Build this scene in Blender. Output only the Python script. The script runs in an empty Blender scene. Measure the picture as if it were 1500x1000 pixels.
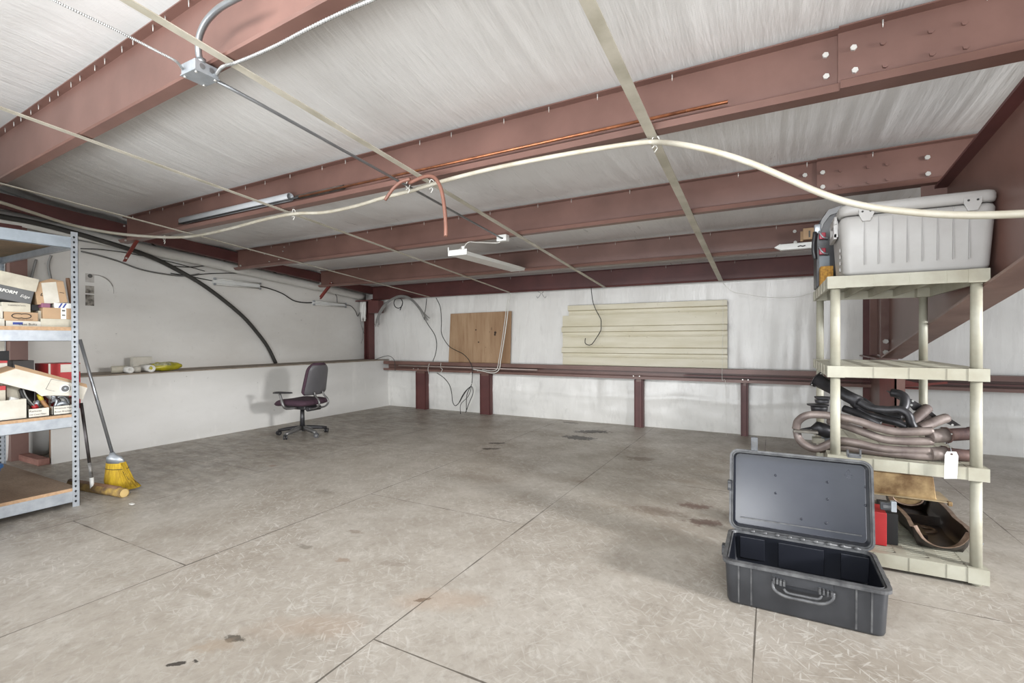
import bpy, bmesh, math, random
from mathutils import Vector, Matrix, noise
C = bpy.context.scene.collection
V = Vector
PI = math.pi
random.seed(7)

# ------------------------------------------------------------------ camera
FOC = 705.45
YAW, PIT, ROL = [math.radians(a) for a in (28.31677, -0.25798, -0.1746)]
EYE = V((0, 0, 1.2))
_r = V((math.cos(YAW), math.sin(YAW), 0)); _f = V((-math.sin(YAW), math.cos(YAW), 0)); _u = V((0, 0, 1))
CW = _f*math.cos(PIT) + _u*math.sin(PIT)
_u2 = _u*math.cos(PIT) - _f*math.sin(PIT)
CR = _r*math.cos(ROL) + _u2*math.sin(ROL)
CU = _u2*math.cos(ROL) - _r*math.sin(ROL)
def sight(px, py): return CW + CR*((px-750)/FOC) - CU*((py-500)/FOC)
# survey helpers: where a line of sight meets a real wall, floor or roof plane of the building
def onX(px, py, x): d = sight(px, py); return EYE + d*(x/d.x)
def onY(px, py, y): d = sight(px, py); return EYE + d*(y/d.y)
def onZ(px, py, z=0.0): d = sight(px, py); return EYE + d*((z-1.2)/d.z)
SL = 0.0895                                   # roof pitch
def onR(px, py, c):                           # roof plane z = c - SL*y
    d = sight(px, py); return EYE + d*((c-1.2)/(d.z+SL*d.y))
cd = bpy.data.cameras.new('camera'); cam = bpy.data.objects.new('camera', cd); C.objects.link(cam)
cd.sensor_width = 36; cd.lens = FOC/1500*36; cd.clip_start = 0.05; cd.clip_end = 200
m = Matrix.Identity(4)
for i in range(3):
    m[i][0] = CR[i]; m[i][1] = CU[i]; m[i][2] = -CW[i]; m[i][3] = EYE[i]
cam.matrix_world = m
bpy.context.scene.camera = cam

# ------------------------------------------------------------------ materials
def hexc(r, g, b):
    f = lambda c: (c/255/12.92) if c/255 <= .04045 else ((c/255+.055)/1.055)**2.4
    return (f(r), f(g), f(b), 1)
class NT:
    def __init__(s, name):
        s.m = bpy.data.materials.new(name); s.m.use_nodes = True
        s.n = s.m.node_tree.nodes; s.l = s.m.node_tree.links
        s.b = s.n['Principled BSDF']; s.tc = s.n.new('ShaderNodeTexCoord')
    def new(s, t, **k):
        q = s.n.new(t)
        for a, v in k.items(): setattr(q, a, v)
        return q
    def link(s, a, b): s.l.new(a, b)
    def val(s, sock, v):
        if hasattr(v, 'is_output') or isinstance(v, bpy.types.NodeSocket): s.l.new(v, sock)
        else: sock.default_value = v
    def mapping(s, scale=(1,1,1), rot=(0,0,0), loc=(0,0,0), src=None):
        q = s.new('ShaderNodeMapping'); q.inputs['Scale'].default_value = scale; q.inputs['Rotation'].default_value = rot
        q.inputs['Location'].default_value = loc
        s.link(src or s.tc.outputs['Object'], q.inputs['Vector']); return q.outputs[0]
    def noise(s, scale=5, detail=4, rough=.55, vec=None, dist=0, ms=None, rot=(0,0,0), loc=(0,0,0)):
        q = s.new('ShaderNodeTexNoise'); q.inputs['Scale'].default_value = scale; q.inputs['Detail'].default_value = detail
        q.inputs['Roughness'].default_value = rough; q.inputs['Distortion'].default_value = dist
        s.link(vec or (s.mapping(ms or (1,1,1), (0,0,0), loc, s.mapping((1,1,1), rot)) if any(rot) else s.mapping(ms or (1,1,1), rot, loc)), q.inputs['Vector']); return q.outputs['Fac']
    def ramp(s, fac, stops, interp='LINEAR'):
        q = s.new('ShaderNodeValToRGB'); q.color_ramp.interpolation = interp
        e = q.color_ramp.elements
        while len(e) < len(stops): e.new(.5)
        for i, (p, c) in enumerate(stops):
            e[i].position = p; e[i].color = c if not isinstance(c, (int, float)) else (c, c, c, 1)
        s.link(fac, q.inputs[0]); return q.outputs[0]
    def mix(s, fac, a, b, mode='MIX'):
        q = s.new('ShaderNodeMix', data_type='RGBA', blend_type=mode)
        s.val(q.inputs[0], fac); s.val(q.inputs[6], a); s.val(q.inputs[7], b); return q.outputs[2]
    def math(s, op, a, b=None, c=None):
        q = s.new('ShaderNodeMath', operation=op); s.val(q.inputs[0], a)
        if b is not None: s.val(q.inputs[1], b)
        if c is not None: s.val(q.inputs[2], c)
        return q.outputs[0]
    def bump(s, h, strength=.3, dist=.01, prev=None):
        q = s.new('ShaderNodeBump'); q.inputs['Strength'].default_value = strength; q.inputs['Distance'].default_value = dist
        s.link(h, q.inputs['Height'])
        if prev: s.link(prev, q.inputs['Normal'])
        s.link(q.outputs[0], s.b.inputs['Normal']); return q.outputs[0]
    def base(s, c): s.val(s.b.inputs['Base Color'], c)
    def set(s, rough=None, metal=None, spec=None, coat=None):
        if rough is not None: s.val(s.b.inputs['Roughness'], rough)
        if metal is not None: s.b.inputs['Metallic'].default_value = metal
        if spec is not None: s.b.inputs['Specular IOR Level'].default_value = spec
        if coat is not None: s.b.inputs['Coat Weight'].default_value = coat
_mc = {}
def mat(name, rgb, rough=.5, metal=0, wear=.12, scale=6, dark=None, bump=0, bs=60, ms=(1,1,1), spec=.5, contrast=(.35,.7)):
    if name in _mc: return _mc[name]
    t = NT(name); c = hexc(*rgb); d = hexc(*dark) if dark else tuple(x*(1-wear*2) for x in c[:3])+(1,)
    n = t.noise(scale, 6, .6, ms=ms)
    t.base(t.mix(t.ramp(n, [(contrast[0], 1), (contrast[1], 0)]), c, d)); t.set(rough, metal, spec)
    if bump: t.bump(t.noise(bs, 4, .6, ms=ms), bump, .004)
    _mc[name] = t.m; return t.m
M_MAROON = mat('maroon_primer', (118,87,78), .40, 0, .14, 2.2, dark=(100,72,64), bump=.05, bs=9)
M_MARDARK = mat('maroon_primer_dark', (98,56,53), .5, 0, .15, 3, dark=(80,45,43))
M_RUSTRED = mat('red_oxide_paint', (132,56,46), .5, 0, .15, 5, dark=(104,42,36))
M_GALV = mat('galvanized_steel', (172,176,180), .38, .55, .14, 14, dark=(150,155,160), bump=.04)
M_ZINC = mat('zinc_strap', (194,188,174), .45, .1, .2, 4, dark=(160,154,138), ms=(1,1,1))
M_EMT = mat('steel_conduit', (150,152,154), .3, .7, .1, 9)
M_FLEX = mat('armored_cable', (158,158,156), .4, .5, .1, 20)
M_WHITEP = mat('white_enamel', (222,222,218), .35, 0, .05, 6)
M_FRAYW = mat('white_poly_hose', (184,180,168), .4, 0, .06, 6, dark=(160,152,134))
M_BLACK = mat('black_rubber', (34,34,34), .55, 0, .15, 8)
M_CABLE = mat('black_cable', (40,38,36), .55, 0, .1, 8)
M_CABLEG = mat('grey_cable', (140,138,134), .5, 0, .1, 8)
M_HOSE = mat('charcoal_duct_hose', (62,60,56), .6, 0, .15, 20)
M_COPPER = mat('copper_pipe', (184,120,84), .3, .75, .16, 12, dark=(120,76,54))
M_BROWNH = mat('brown_rubber_hose', (128,88,74), .5, 0, .1, 8)
M_PVC = mat('grey_pvc', (170,172,174), .42, 0, .06, 5)
M_DARKIN = mat('dark_recess', (26,24,24), .8, 0, .1, 8)
M_SHELF = mat('cream_resin', (174,172,157), .45, 0, .1, 5, dark=(152,147,130), bump=.04, bs=40)
M_COOLER = mat('cooler_plastic', (170,168,165), .42, 0, .05, 4, dark=(158,155,151), bump=.03, bs=50)
M_STEEL_D = mat('dark_bare_steel', (96,92,92), .34, .7, .25, 9, dark=(52,48,48))
M_HEADER = mat('heat_stained_steel', (142,130,123), .48, .3, .25, 7, dark=(96,84,80), bump=.05)
M_HEADDK = mat('blackened_steel', (72,71,73), .42, .4, .25, 7, dark=(36,34,36), bump=.05)
M_RUST = mat('rusted_steel', (108,84,76), .55, .25, .3, 12, dark=(66,50,50), bump=.15)
M_CASE = mat('case_black_polymer', (56,57,60), .36, 0, .25, 5, dark=(42,43,46), bump=.05, bs=90)
M_CASEIN = mat('case_black_inner', (24,26,34), .3, 0, .15, 4, dark=(16,18,24))
M_CASEPN = mat('case_lid_panel', (46,48,56), .22, 0, .2, 3, dark=(36,38,48), bump=.03, bs=12)
M_CASEED = mat('case_scuffed_edge', (98,98,98), .45, 0, .2, 20, dark=(58,58,60))
M_CARD = mat('cardboard', (178,148,116), .8, 0, .08, 6, bump=.05)
M_CARDW = mat('white_cardboard', (208,203,192), .7, 0, .06, 8, dark=(188,182,168))
M_CARDC = mat('cream_cardboard', (196,190,172), .75, 0, .08, 10, dark=(172,164,148))
M_GREYBOX = mat('grey_printed_card', (96,96,96), .55, 0, .08, 8)
M_PAPER = mat('white_paper', (222,220,214), .7, 0, .03, 8)
M_RED = mat('red_plastic', (176,40,42), .45, 0, .1, 8)
M_YEL = mat('yellow_bristle', (206,172,40), .75, 0, .2, 40, dark=(150,118,22), ms=(1,1,.2))
M_YBAG = mat('yellow_film', (190,176,36), .35, 0, .2, 12, dark=(120,118,40), bump=.2, bs=20)
M_WOODH = mat('worn_wood', (132,100,74), .6, 0, .2, 10, dark=(92,66,48), ms=(1,1,.2))
M_BLUE = mat('blue_plastic', (40,82,128), .42, 0, .15, 5)
M_BRASS = mat('varnished_tan_metal', (188,160,116), .38, .35, .25, 10, dark=(112,84,54), bump=.06)
M_PANIN = mat('oily_brown_metal', (66,50,40), .35, .35, .3, 8, dark=(30,24,20), bump=.08)
M_PANEDGE = mat('worn_pan_rim', (158,136,118), .4, .4, .25, 24, dark=(110,88,74))
M_CHBLK = mat('chair_black_plastic', (44,43,45), .38, 0, .1, 6)
M_CHSHELL = mat('chair_back_shell', (84,82,84), .42, 0, .12, 4)
M_CHFAB = mat('plum_fabric', (66,43,55), .85, 0, .15, 60, bump=.2, bs=400)
M_CHMET = mat('chair_grey_metal', (112,110,108), .35, .5, .12, 6)
M_GOLDFOAM = mat('gold_brush_foam', (190,142,60), .85, 0, .25, 60, dark=(120,84,34), bump=.3, bs=120)
M_BOLT = mat('bright_bolt', (208,206,200), .35, .4, .1, 10)
M_WIREW = mat('white_wire', (214,212,204), .45, 0, .05, 8)
M_INK = mat('black_ink', (38,36,36), .7, 0, .05, 8)
M_INKW = mat('white_ink', (220,218,212), .6, 0, .05, 8)
M_INKG = mat('grey_ink', (96,94,90), .7, 0, .05, 8)
M_INKB = mat('blue_ink', (52,68,140), .6, 0, .05, 8)
M_PURPLE = mat('purple_card', (138,88,112), .6, 0, .1, 8)

# particle board
def board_mat(name, a, b, c3):
    t = NT(name)
    v = t.new('ShaderNodeTexVoronoi'); v.inputs['Scale'].default_value = 70; t.link(t.mapping((1,1,1)), v.inputs['Vector'])
    n = t.noise(2.2, 5, .6, ms=(1,2.4,1)); n2 = t.noise(30, 3, .6, ms=(1,4,1))
    col = t.mix(t.ramp(n, [(.38, 0), (.62, 1)]), hexc(*a), hexc(*b))
    col = t.mix(t.math('MULTIPLY', t.ramp(n2, [(.45,0),(.7,1)]), .45), col, hexc(*c3))
    t.base(col); t.set(.65); return t.m
M_PBOARD = board_mat('particle_board', (150,130,110), (128,106,86), (96,76,60))
M_PBUNDER = board_mat('particle_board_underside', (140,116,84), (112,92,64), (90,74,52))
M_PBEDGE = mat('particle_board_edge', (186,152,118), .8, 0, .12, 60)

# ------------------------------------------------------------------ mesh builder
WM = {}                                       # world matrix of every thing that carries parts
def rotz(a): return Matrix.Rotation(a, 4, 'Z')
def frame(o, x, y=None, z=None):
    """matrix with origin o, local x along x, local z near z"""
    x = V(x).normalized(); z = V(z if z is not None else (0,0,1))
    y_ = z.cross(x).normalized() if y is None else V(y).normalized()
    z_ = x.cross(y_).normalized()
    mm = Matrix.Identity(4)
    for i in range(3): mm[i][0]=x[i]; mm[i][1]=y_[i]; mm[i][2]=z_[i]; mm[i][3]=o[i]
    return mm
def cat_rom(pts, k=6):
    p = [V(q) for q in pts]
    if len(p) < 3: return p
    p = [p[0]*2-p[1]] + p + [p[-1]*2-p[-2]]; out = []
    for i in range(1, len(p)-2):
        for j in range(k):
            t = j/k; a, b, c, d = p[i-1], p[i], p[i+1], p[i+2]
            out.append(.5*((2*b)+(c-a)*t+(2*a-5*b+4*c-d)*t*t+(3*b-a-3*c+d)*t**3))
    out.append(p[-2]); return out
class MB:
    def __init__(s): s.b = bmesh.new(); s.mi = 0
    def _f(s, vs, sm=False):
        try:
            f = s.b.faces.new(vs); f.material_index = s.mi; f.smooth = sm; return f
        except ValueError: return None
    def mat(s, i): s.mi = i; return s
    def hexa(s, P):                              # 8 corners: bottom 4 ccw, top 4 ccw
        v = [s.b.verts.new(p) for p in P]
        for q in ((3,2,1,0),(4,5,6,7),(0,1,5,4),(1,2,6,5),(2,3,7,6),(3,0,4,7)): s._f([v[i] for i in q])
        return s
    def box(s, x0, x1, y0, y1, z0, z1, M=None):
        P = [V(p) for p in ((x0,y0,z0),(x1,y0,z0),(x1,y1,z0),(x0,y1,z0),(x0,y0,z1),(x1,y0,z1),(x1,y1,z1),(x0,y1,z1))]
        if M is not None: P = [M @ p for p in P]
        return s.hexa(P)
    def rbox(s, x0, x1, y0, y1, z0, z1, r=.02, n=3, M=None, taper=0.0):
        """box with rounded vertical edges and softened top/bottom"""
        def ring(z, ins, tp):
            out = []
            X0, X1, Y0, Y1 = x0+ins+tp, x1-ins-tp, y0+ins+tp, y1-ins-tp; rr = max(r-ins, r*.25)
            for cx, cy, a0 in ((X1-rr,Y1-rr,0),(X0+rr,Y1-rr,PI/2),(X0+rr,Y0+rr,PI),(X1-rr,Y0+rr,1.5*PI)):
                for k in range(n+1):
                    a = a0+PI/2*k/n; out.append(V((cx+rr*math.cos(a), cy+rr*math.sin(a), z)))
            return out
        e = min(r*.5, (z1-z0)*.3)
        rings = [ring(z0, e, taper), ring(z0+e*.3, e*.3, taper), ring(z0+e, 0, taper), ring(z1-e, 0, 0), ring(z1-e*.3, e*.3, 0), ring(z1, e, 0)]
        if M is not None: rings = [[M @ p for p in q] for q in rings]
        return s.loft(rings, True, True, True)
    def loft(s, rings, closed=True, cap0=True, cap1=True, sm=True):
        R = [[s.b.verts.new(p) for p in q] for q in rings]; n = len(R[0])
        for a, b in zip(R, R[1:]):
            for i in range(n if closed else n-1):
                j = (i+1) % n; s._f([a[i], a[j], b[j], b[i]], sm)
        if closed and cap0: s._f(R[0][::-1])
        if closed and cap1: s._f(R[-1])
        return s
    def tube(s, pts, r, n=8, sm=True, k=0, cap=True, hole=None, helix=0):
        P = cat_rom(pts, k) if k else [V(p) for p in pts]
        up = V((0,0,1)); rings = []; prev = None
        for i, p in enumerate(P):
            t = (P[min(i+1, len(P)-1)]-P[max(i-1, 0)])
            if t.length < 1e-9: t = V((1,0,0))
            t.normalize()
            if prev is None: a = t.orthogonal().normalized()
            else:
                a = prev-t*prev.dot(t)
                a = a.normalized() if a.length > 1e-6 else t.orthogonal().normalized()
            prev = a; b = t.cross(a)
            rr = r[i*(len(r)-1)//max(1, len(P)-1)] if isinstance(r, (list, tuple)) else r
            if helix: rr *= 1+.16*(1 if (i % 2) else -1)
            rings.append([p+(a*math.cos(2*PI*j/n)+b*math.sin(2*PI*j/n))*rr for j in range(n)])
        if hole:
            e = rings[-1]; c = P[-1]; inner = [c+(q-c)*hole for q in e]; t = (P[-1]-P[-2]).normalized()
            rings.append(inner); rings.append([q-t*abs(rings[0][0].x*0+ (e[0]-c).length*2.2) for q in inner])
        return s.loft(rings, True, cap, cap, sm)
    def cyl(s, a, b, r, n=16, r2=None, cap=True): 
        return s.tube([a, b], [r, r if r2 is None else r2], n, True, 0, cap)
    def lathe(s, prof, M, n=20, cap=False):       # prof: (radius, height) along local z
        rings = [[M @ V((rr*math.cos(2*PI*j/n), rr*math.sin(2*PI*j/n), z)) for j in range(n)] for rr, z in prof]
        return s.loft(rings, True, cap, cap, True)
    def prism(s, poly, d, M=None):                # poly in local xy, thickness d along local z
        M = M or Matrix.Identity(4)
        a = [s.b.verts.new(M @ V((p[0], p[1], 0))) for p in poly]; b = [s.b.verts.new(M @ V((p[0], p[1], d))) for p in poly]
        s._f(a[::-1]); s._f(b); n = len(a)
        for i in range(n): s._f([a[i], a[(i+1)%n], b[(i+1)%n], b[i]])
        return s
    def quad(s, a, b, c, d): s._f([s.b.verts.new(p) for p in (a, b, c, d)]); return s
    def sheet(s, fn, us, vs, sm=True, thick=0):
        G = [[s.b.verts.new(fn(u, v)) for v in vs] for u in us]
        for i in range(len(us)-1):
            for j in range(len(vs)-1): s._f([G[i][j], G[i+1][j], G[i+1][j+1], G[i][j+1]], sm)
        return s
    def build(s, name, ms, parent=None, bevel=0, seg=2, origin=None, solid=0, recalc=True):
        if recalc: bmesh.ops.recalc_face_normals(s.b, faces=s.b.faces)
        me = bpy.data.meshes.new(name)
        o = bpy.data.objects.new(name, me); C.objects.link(o)
        if parent is not None:
            Wp = WM[parent.name]; s.b.transform(Wp.inverted()); o.parent = parent; WM[o.name] = Wp
        else:
            if origin is None:
                xs = [v.co for v in s.b.verts]
                origin = V(((min(c.x for c in xs)+max(c.x for c in xs))/2, (min(c.y for c in xs)+max(c.y for c in xs))/2, min(c.z for c in xs)))
            Wp = Matrix.Translation(V(origin)); s.b.transform(Wp.inverted()); o.location = V(origin); WM[o.name] = Wp
        s.b.to_mesh(me); s.b.free()
        for mm in (ms if isinstance(ms, (list, tuple)) else [ms]): me.materials.append(mm)
        if bevel:
            q = o.modifiers.new('bevel', 'BEVEL'); q.width = bevel; q.segments = seg; q.limit_method = 'ANGLE'; q.angle_limit = math.radians(40)
            q.harden_normals = False
        if solid:
            q = o.modifiers.new('solidify', 'SOLIDIFY'); q.thickness = solid
        return o
def tag(o, label=None, cat=None, group=None, kind=None):
    if label: o['label'] = label
    if cat: o['category'] = cat
    if group: o['group'] = group
    if kind: o['kind'] = kind
    return o
def thing(name, label, cat, loc=(0,0,0), rz=0, group=None):
    o = bpy.data.objects.new(name, None); C.objects.link(o); o.location = loc; o.rotation_euler = (0,0,rz)
    o.empty_display_size = .1
    WM[o.name] = Matrix.Translation(V(loc)) @ rotz(rz)
    return tag(o, label, cat, group)
def struct(o): o['kind'] = 'structure'; return o
def text_mesh(name, body, size, M, material, parent, depth=.0006, shear=0, align='LEFT', bold=0):
    cu = bpy.data.curves.new(name, 'FONT'); cu.body = body; cu.size = size; cu.extrude = depth; cu.align_x = align; cu.shear = shear; cu.offset = bold
    cu.resolution_u = 2
    tmp = bpy.data.objects.new('tmp_text', cu); C.objects.link(tmp)
    dg = bpy.context.evaluated_depsgraph_get(); me = bpy.data.meshes.new_from_object(tmp.evaluated_get(dg))
    bpy.data.objects.remove(tmp)
    me.name = name; me.transform(M); me.transform(WM[parent.name].inverted()); me.materials.clear(); me.materials.append(material)
    o = bpy.data.objects.new(name, me); C.objects.link(o); o.parent = parent; WM[o.name] = WM[parent.name]; return o
# ------------------------------------------------------------------ setting
YB = 6.70; XP = -6.15; XW = -6.75; ZL = 0.841
PUR = {1:(1.202,-.038,2.511,2.900), 2:(2.6135,-.0127,2.511,2.810), 3:(3.948,-.0129,2.511,2.786), 4:(5.328,-.001,2.511,2.774), 5:(6.584,0,2.511,2.765)}
def ctop(y):
    ks = [(-2.5,2.95),(-.15,2.94),(1.02,2.94),(1.50,2.94),(2.52,2.826),(2.66,2.826),(3.86,2.798),(3.98,2.798),(5.24,2.784),(5.34,2.784),(6.52,2.77),(7.2,2.77)]
    for a, b in zip(ks, ks[1:]):
        if a[0] <= y <= b[0]:
            t = (y-a[0])/(b[0]-a[0]); return a[1]+(b[1]-a[1])*t, t, b[0]-a[0]
    return 2.9, 0, 0

def floor_mat():
    t = NT('scuffed_grey_board_floor')
    big = t.noise(.55, 5, .6, loc=(3,1,0)); mid = t.noise(2.6, 6, .65); fine = t.noise(26, 6, .7)
    str1 = t.noise(11, 6, .7, ms=(1,2.2,1), rot=(0,0,.9), dist=.5); str2 = t.noise(9, 6, .7, ms=(2.0,1,1), rot=(0,0,.35), dist=.6)
    col = t.mix(t.ramp(big, [(.35,0),(.65,1)]), hexc(171,164,154), hexc(156,147,135))
    col = t.mix(t.math('MULTIPLY', t.ramp(mid, [(.45,0),(.75,1)]), .55), col, hexc(128,117,103))
    col = t.mix(t.math('MULTIPLY', t.ramp(mid, [(.28,1),(.45,0)]), .45), col, hexc(186,180,170))
    col = t.mix(t.math('MULTIPLY', t.ramp(str1, [(.52,0),(.72,1)]), .5), col, hexc(198,194,186))
    col = t.mix(t.math('MULTIPLY', t.ramp(str2, [(.52,0),(.75,1)]), .35), col, hexc(120,110,98))
    col = t.mix(t.math('MULTIPLY', t.ramp(fine, [(.5,0),(.75,1)]), .35), col, hexc(110,102,92))
    # strand scratches
    sc = []
    for ang, sc_, off in ((.3,58,0),(.9,50,5),(1.7,62,9),(2.2,54,3),(2.8,60,7)):
        q = t.noise(sc_, 2, .4, ms=(.16,1.3,1), rot=(0,0,ang), loc=(off,0,0)); sc.append(t.ramp(q, [(.64,0),(.69,1)]))
    s_ = sc[0]
    for q in sc[1:]: s_ = t.math('MAXIMUM', s_, q)
    smask = t.math('MULTIPLY', s_, t.ramp(t.noise(1.3, 3, .5, loc=(7,2,0)), [(.40,.06),(.64,.45)]))
    col = t.mix(smask, col, hexc(208,204,196))
    sep = t.new('ShaderNodeSeparateXYZ'); t.link(t.tc.outputs['Object'], sep.inputs[0]); X, Y = sep.outputs[0], sep.outputs[1]
    # rough grime by the low wall
    gr = t.math('MULTIPLY', t.ramp(t.math('MULTIPLY_ADD', X, -1, -3.6), [(0,0),(1.6,1)]), t.ramp(t.noise(5,6,.7,ms=(1,2.4,1)), [(.42,0),(.60,.55)]))
    col = t.mix(gr, col, hexc(104,97,88))
    # brown ground-in dirt, each blotch with its own outline
    wob = t.noise(4, 4, .6)
    wob2 = t.noise(18, 6, .75)
    def spot(x, y, rx, ry, rot, edge, amt, c, sharp=.25):
        nonlocal col
        ca, sa = math.cos(rot), math.sin(rot)
        dx = t.math('SUBTRACT', X, x); dy = t.math('SUBTRACT', Y, y)
        u = t.math('DIVIDE', t.math('ADD', t.math('MULTIPLY', dx, ca), t.math('MULTIPLY', dy, sa)), rx)
        v = t.math('DIVIDE', t.math('SUBTRACT', t.math('MULTIPLY', dy, ca), t.math('MULTIPLY', dx, sa)), ry)
        d = t.math('SQRT', t.math('ADD', t.math('MULTIPLY', u, u), t.math('MULTIPLY', v, v)))
        d = t.math('ADD', d, t.math('MULTIPLY', t.math('SUBTRACT', edge, .5), 3.4 if edge is wob2 else 2.0))
        col = t.mix(t.ramp(d, [(1-sharp, amt), (1, 0)]), col, hexc(*c))
    for (px, py, rx, ry, rot, e, amt, c, sh) in (
        (868,632,.22,.10,.5,wob2,.9,(58,50,42),.1),(848,641,.20,.11,0,wob2,.92,(50,44,38),.1),(836,619,.14,.05,0,wob2,.7,(70,60,50),.1),
        (728,649,.10,.04,.5,wob2,.85,(60,52,44),.1),(718,657,.10,.04,.5,wob2,.85,(60,52,44),.1),(622,619,.07,.025,.2,wob2,.7,(74,64,54),.1),
        (940,672,.16,.09,.3,wob2,.6,(96,80,62),.3),(1017,741,.12,.07,.2,wob2,.7,(92,58,48),.4),(1032,765,.13,.07,.3,wob2,.7,(84,52,44),.4),
        (960,748,.22,.10,0,wob2,.45,(104,80,66),.6),(850,705,.07,.03,.4,wob2,.4,(110,90,74),.4),
        (342,935,.05,.02,.3,wob2,.8,(62,56,48),.2),(258,972,.035,.012,.8,wob2,.9,(44,38,34),.2),(287,968,.02,.01,0,wob2,.9,(44,38,34),.2),
        (312,945,.10,.05,.6,wob2,.4,(150,130,108),.5),(620,878,.04,.015,.7,wob2,.8,(70,56,44),.2),(502,820,.05,.03,.2,wob2,.4,(120,88,60),.4),
        (575,825,.09,.05,.3,wob2,.35,(112,98,84),.5),(446,800,.07,.03,0,wob2,.5,(98,90,78),.5),(476,720,.10,.06,0,wob2,.4,(104,98,86),.6),
        (520,779,.07,.03,.2,wob2,.45,(110,90,72),.5),(400,682,.06,.05,0,wob,.5,(122,88,66),.5),(294,868,.08,.04,0,wob,.4,(124,112,96),.6),
        (455,918,.25,.10,.6,wob,.28,(160,134,112),.7),(640,880,.28,.12,.5,wob,.28,(168,140,116),.7),(1004,705,.25,.1,.2,wob,.35,(128,112,94),.7),
        (820,700,.5,.16,.1,wob,.30,(126,110,92),.8),(700,700,.45,.14,.1,wob,.34,(120,106,90),.8),(680,620,.9,.35,.1,wob,.3,(124,112,98),.8)):
        w = onZ(px, py); spot(w.x, w.y, rx, ry, rot, e, amt, c, sh)
    # board joints: long joints every 1.345 m, butt joints staggered
    xs = t.math('DIVIDE', t.math('ADD', X, .06), 1.345)
    fx = t.math('ABSOLUTE', t.math('SUBTRACT', t.math('FRACT', t.math('ADD', xs, .5)), .5))
    odd = t.math('FRACT', t.math('MULTIPLY', t.math('FLOOR', xs), .5))          # 0 or .5
    ys = t.math('ADD', t.math('DIVIDE', t.math('SUBTRACT', Y, 2.775), 2.69), odd)
    fy = t.math('ABSOLUTE', t.math('SUBTRACT', t.math('FRACT', t.math('ADD', ys, .5)), .5))
    jx = t.math('LESS_THAN', fx, t.math('MULTIPLY', t.ramp(t.noise(3,3,.6), [(.35,.15),(.7,1)]), .0040))
    jy = t.math('LESS_THAN', fy, t.math('MULTIPLY', t.ramp(t.noise(4,3,.6,loc=(4,4,0)), [(.35,.1),(.7,1)]), .0021))
    j = t.math('MAXIMUM', jx, jy)
    col = t.mix(t.math('MULTIPLY', j, .78), col, hexc(64,56,48))
    t.base(col)
    t.set(t.ramp(mid, [(.3,.36),(.7,.58)]), 0, .45)
    b = t.bump(fine, .12, .004); b = t.bump(smask, .12, .003, b); t.bump(t.math('SUBTRACT', 1, j), .4, .004, b)
    return t.m
M_FLOOR = floor_mat()
def vinyl_mat(name, ms, a=(205,201,195), b=(188,184,178), rough=.36, grid=True, amt=.5, bsc=10):
    t = NT(name)
    n = t.noise(1.3, 4, .6); col = t.mix(t.ramp(n, [(.35,0),(.65,1)]), hexc(*a), hexc(*b))
    n1 = t.noise(bsc, 5, .62, ms=ms, dist=.25); n2 = t.noise(bsc*3.5, 4, .6, ms=ms, dist=.2)
    n3 = t.noise(.9, 3, .5, loc=(2,5,1))
    col = t.mix(t.math('MULTIPLY', t.ramp(n2, [(.55,0),(.8,1)]), .25), col, hexc(150,146,140))
    t.base(col); t.set(t.ramp(n1, [(.3,rough-.08),(.7,rough+.1)]), 0, .5)
    h = t.math('ADD', n1, t.math('MULTIPLY', n2, .35)); h = t.math('MULTIPLY', h, t.ramp(n3, [(.35,.35),(.65,1)]))
    b1 = t.bump(h, amt, .03)
    if grid:
        w = t.new('ShaderNodeTexWave', wave_type='BANDS', bands_direction='X'); w.inputs['Scale'].default_value = 26
        w2 = t.new('ShaderNodeTexWave', wave_type='BANDS', bands_direction='Y'); w2.inputs['Scale'].default_value = 26
        t.link(t.mapping((1,1,1)), w.inputs[0]); t.link(t.mapping((1,1,1)), w2.inputs[0])
        t.bump(t.math('MAXIMUM', t.ramp(w.outputs['Fac'], [(.9,0),(1,1)]), t.ramp(w2.outputs['Fac'], [(.9,0),(1,1)])), .12, .003, b1)
    return t.m
M_CEIL = vinyl_mat('white_insulation_facing_roof', (1,.10,.3), (214,213,211), (202,200,197), .34, True, .42, 14)
M_VINYL = vinyl_mat('white_insulation_facing_wall', (1,.3,.16), (224,222,217), (212,209,204), .28, False, .26, 5)
M_VINYLD = vinyl_mat('white_insulation_facing_low', (1,.3,.35), (222,220,215), (208,206,201), .30, False, .35, 4)
def painted(name, a, b, st):
    t = NT(name); n = t.noise(1.6, 5, .6, ms=(1,.5,1.2)); n2 = t.noise(11, 6, .7); n3 = t.noise(3.2, 4, .6, ms=(1,1.6,.5), loc=(1,3,3))
    col = t.mix(t.ramp(n, [(.35,0),(.65,1)]), hexc(*a), hexc(*b))
    col = t.mix(t.math('MULTIPLY', t.ramp(n2, [(.58,0),(.8,1)]), .35), col, hexc(*st))
    col = t.mix(t.math('MULTIPLY', t.ramp(n3, [(.6,0),(.75,1)]), .35), col, hexc(226,223,217))
    n4 = t.noise(20, 3, .6, loc=(9,9,2)); col = t.mix(t.math('MULTIPLY', t.ramp(n4, [(.70,0),(.74,1)]), .5), col, hexc(110,104,96))
    t.base(col); t.set(.55, 0, .35); t.bump(n2, .05, .004); return t.m
M_PWALL = painted('marked_white_drywall', (224,221,215), (212,208,201), (182,176,168))
M_PLOW = painted('white_drywall_low', (206,204,200), (196,194,189), (180,175,167))
M_LEDGE = mat('dusty_ledge_board', (150,138,124), .75, 0, .15, 8, dark=(120,108,94), bump=.1)

struct(MB().box(-7.4, 6.5, -2.6, 6.9, -.06, 0).build('floor', M_FLOOR, origin=(0,0,0)))

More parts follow.
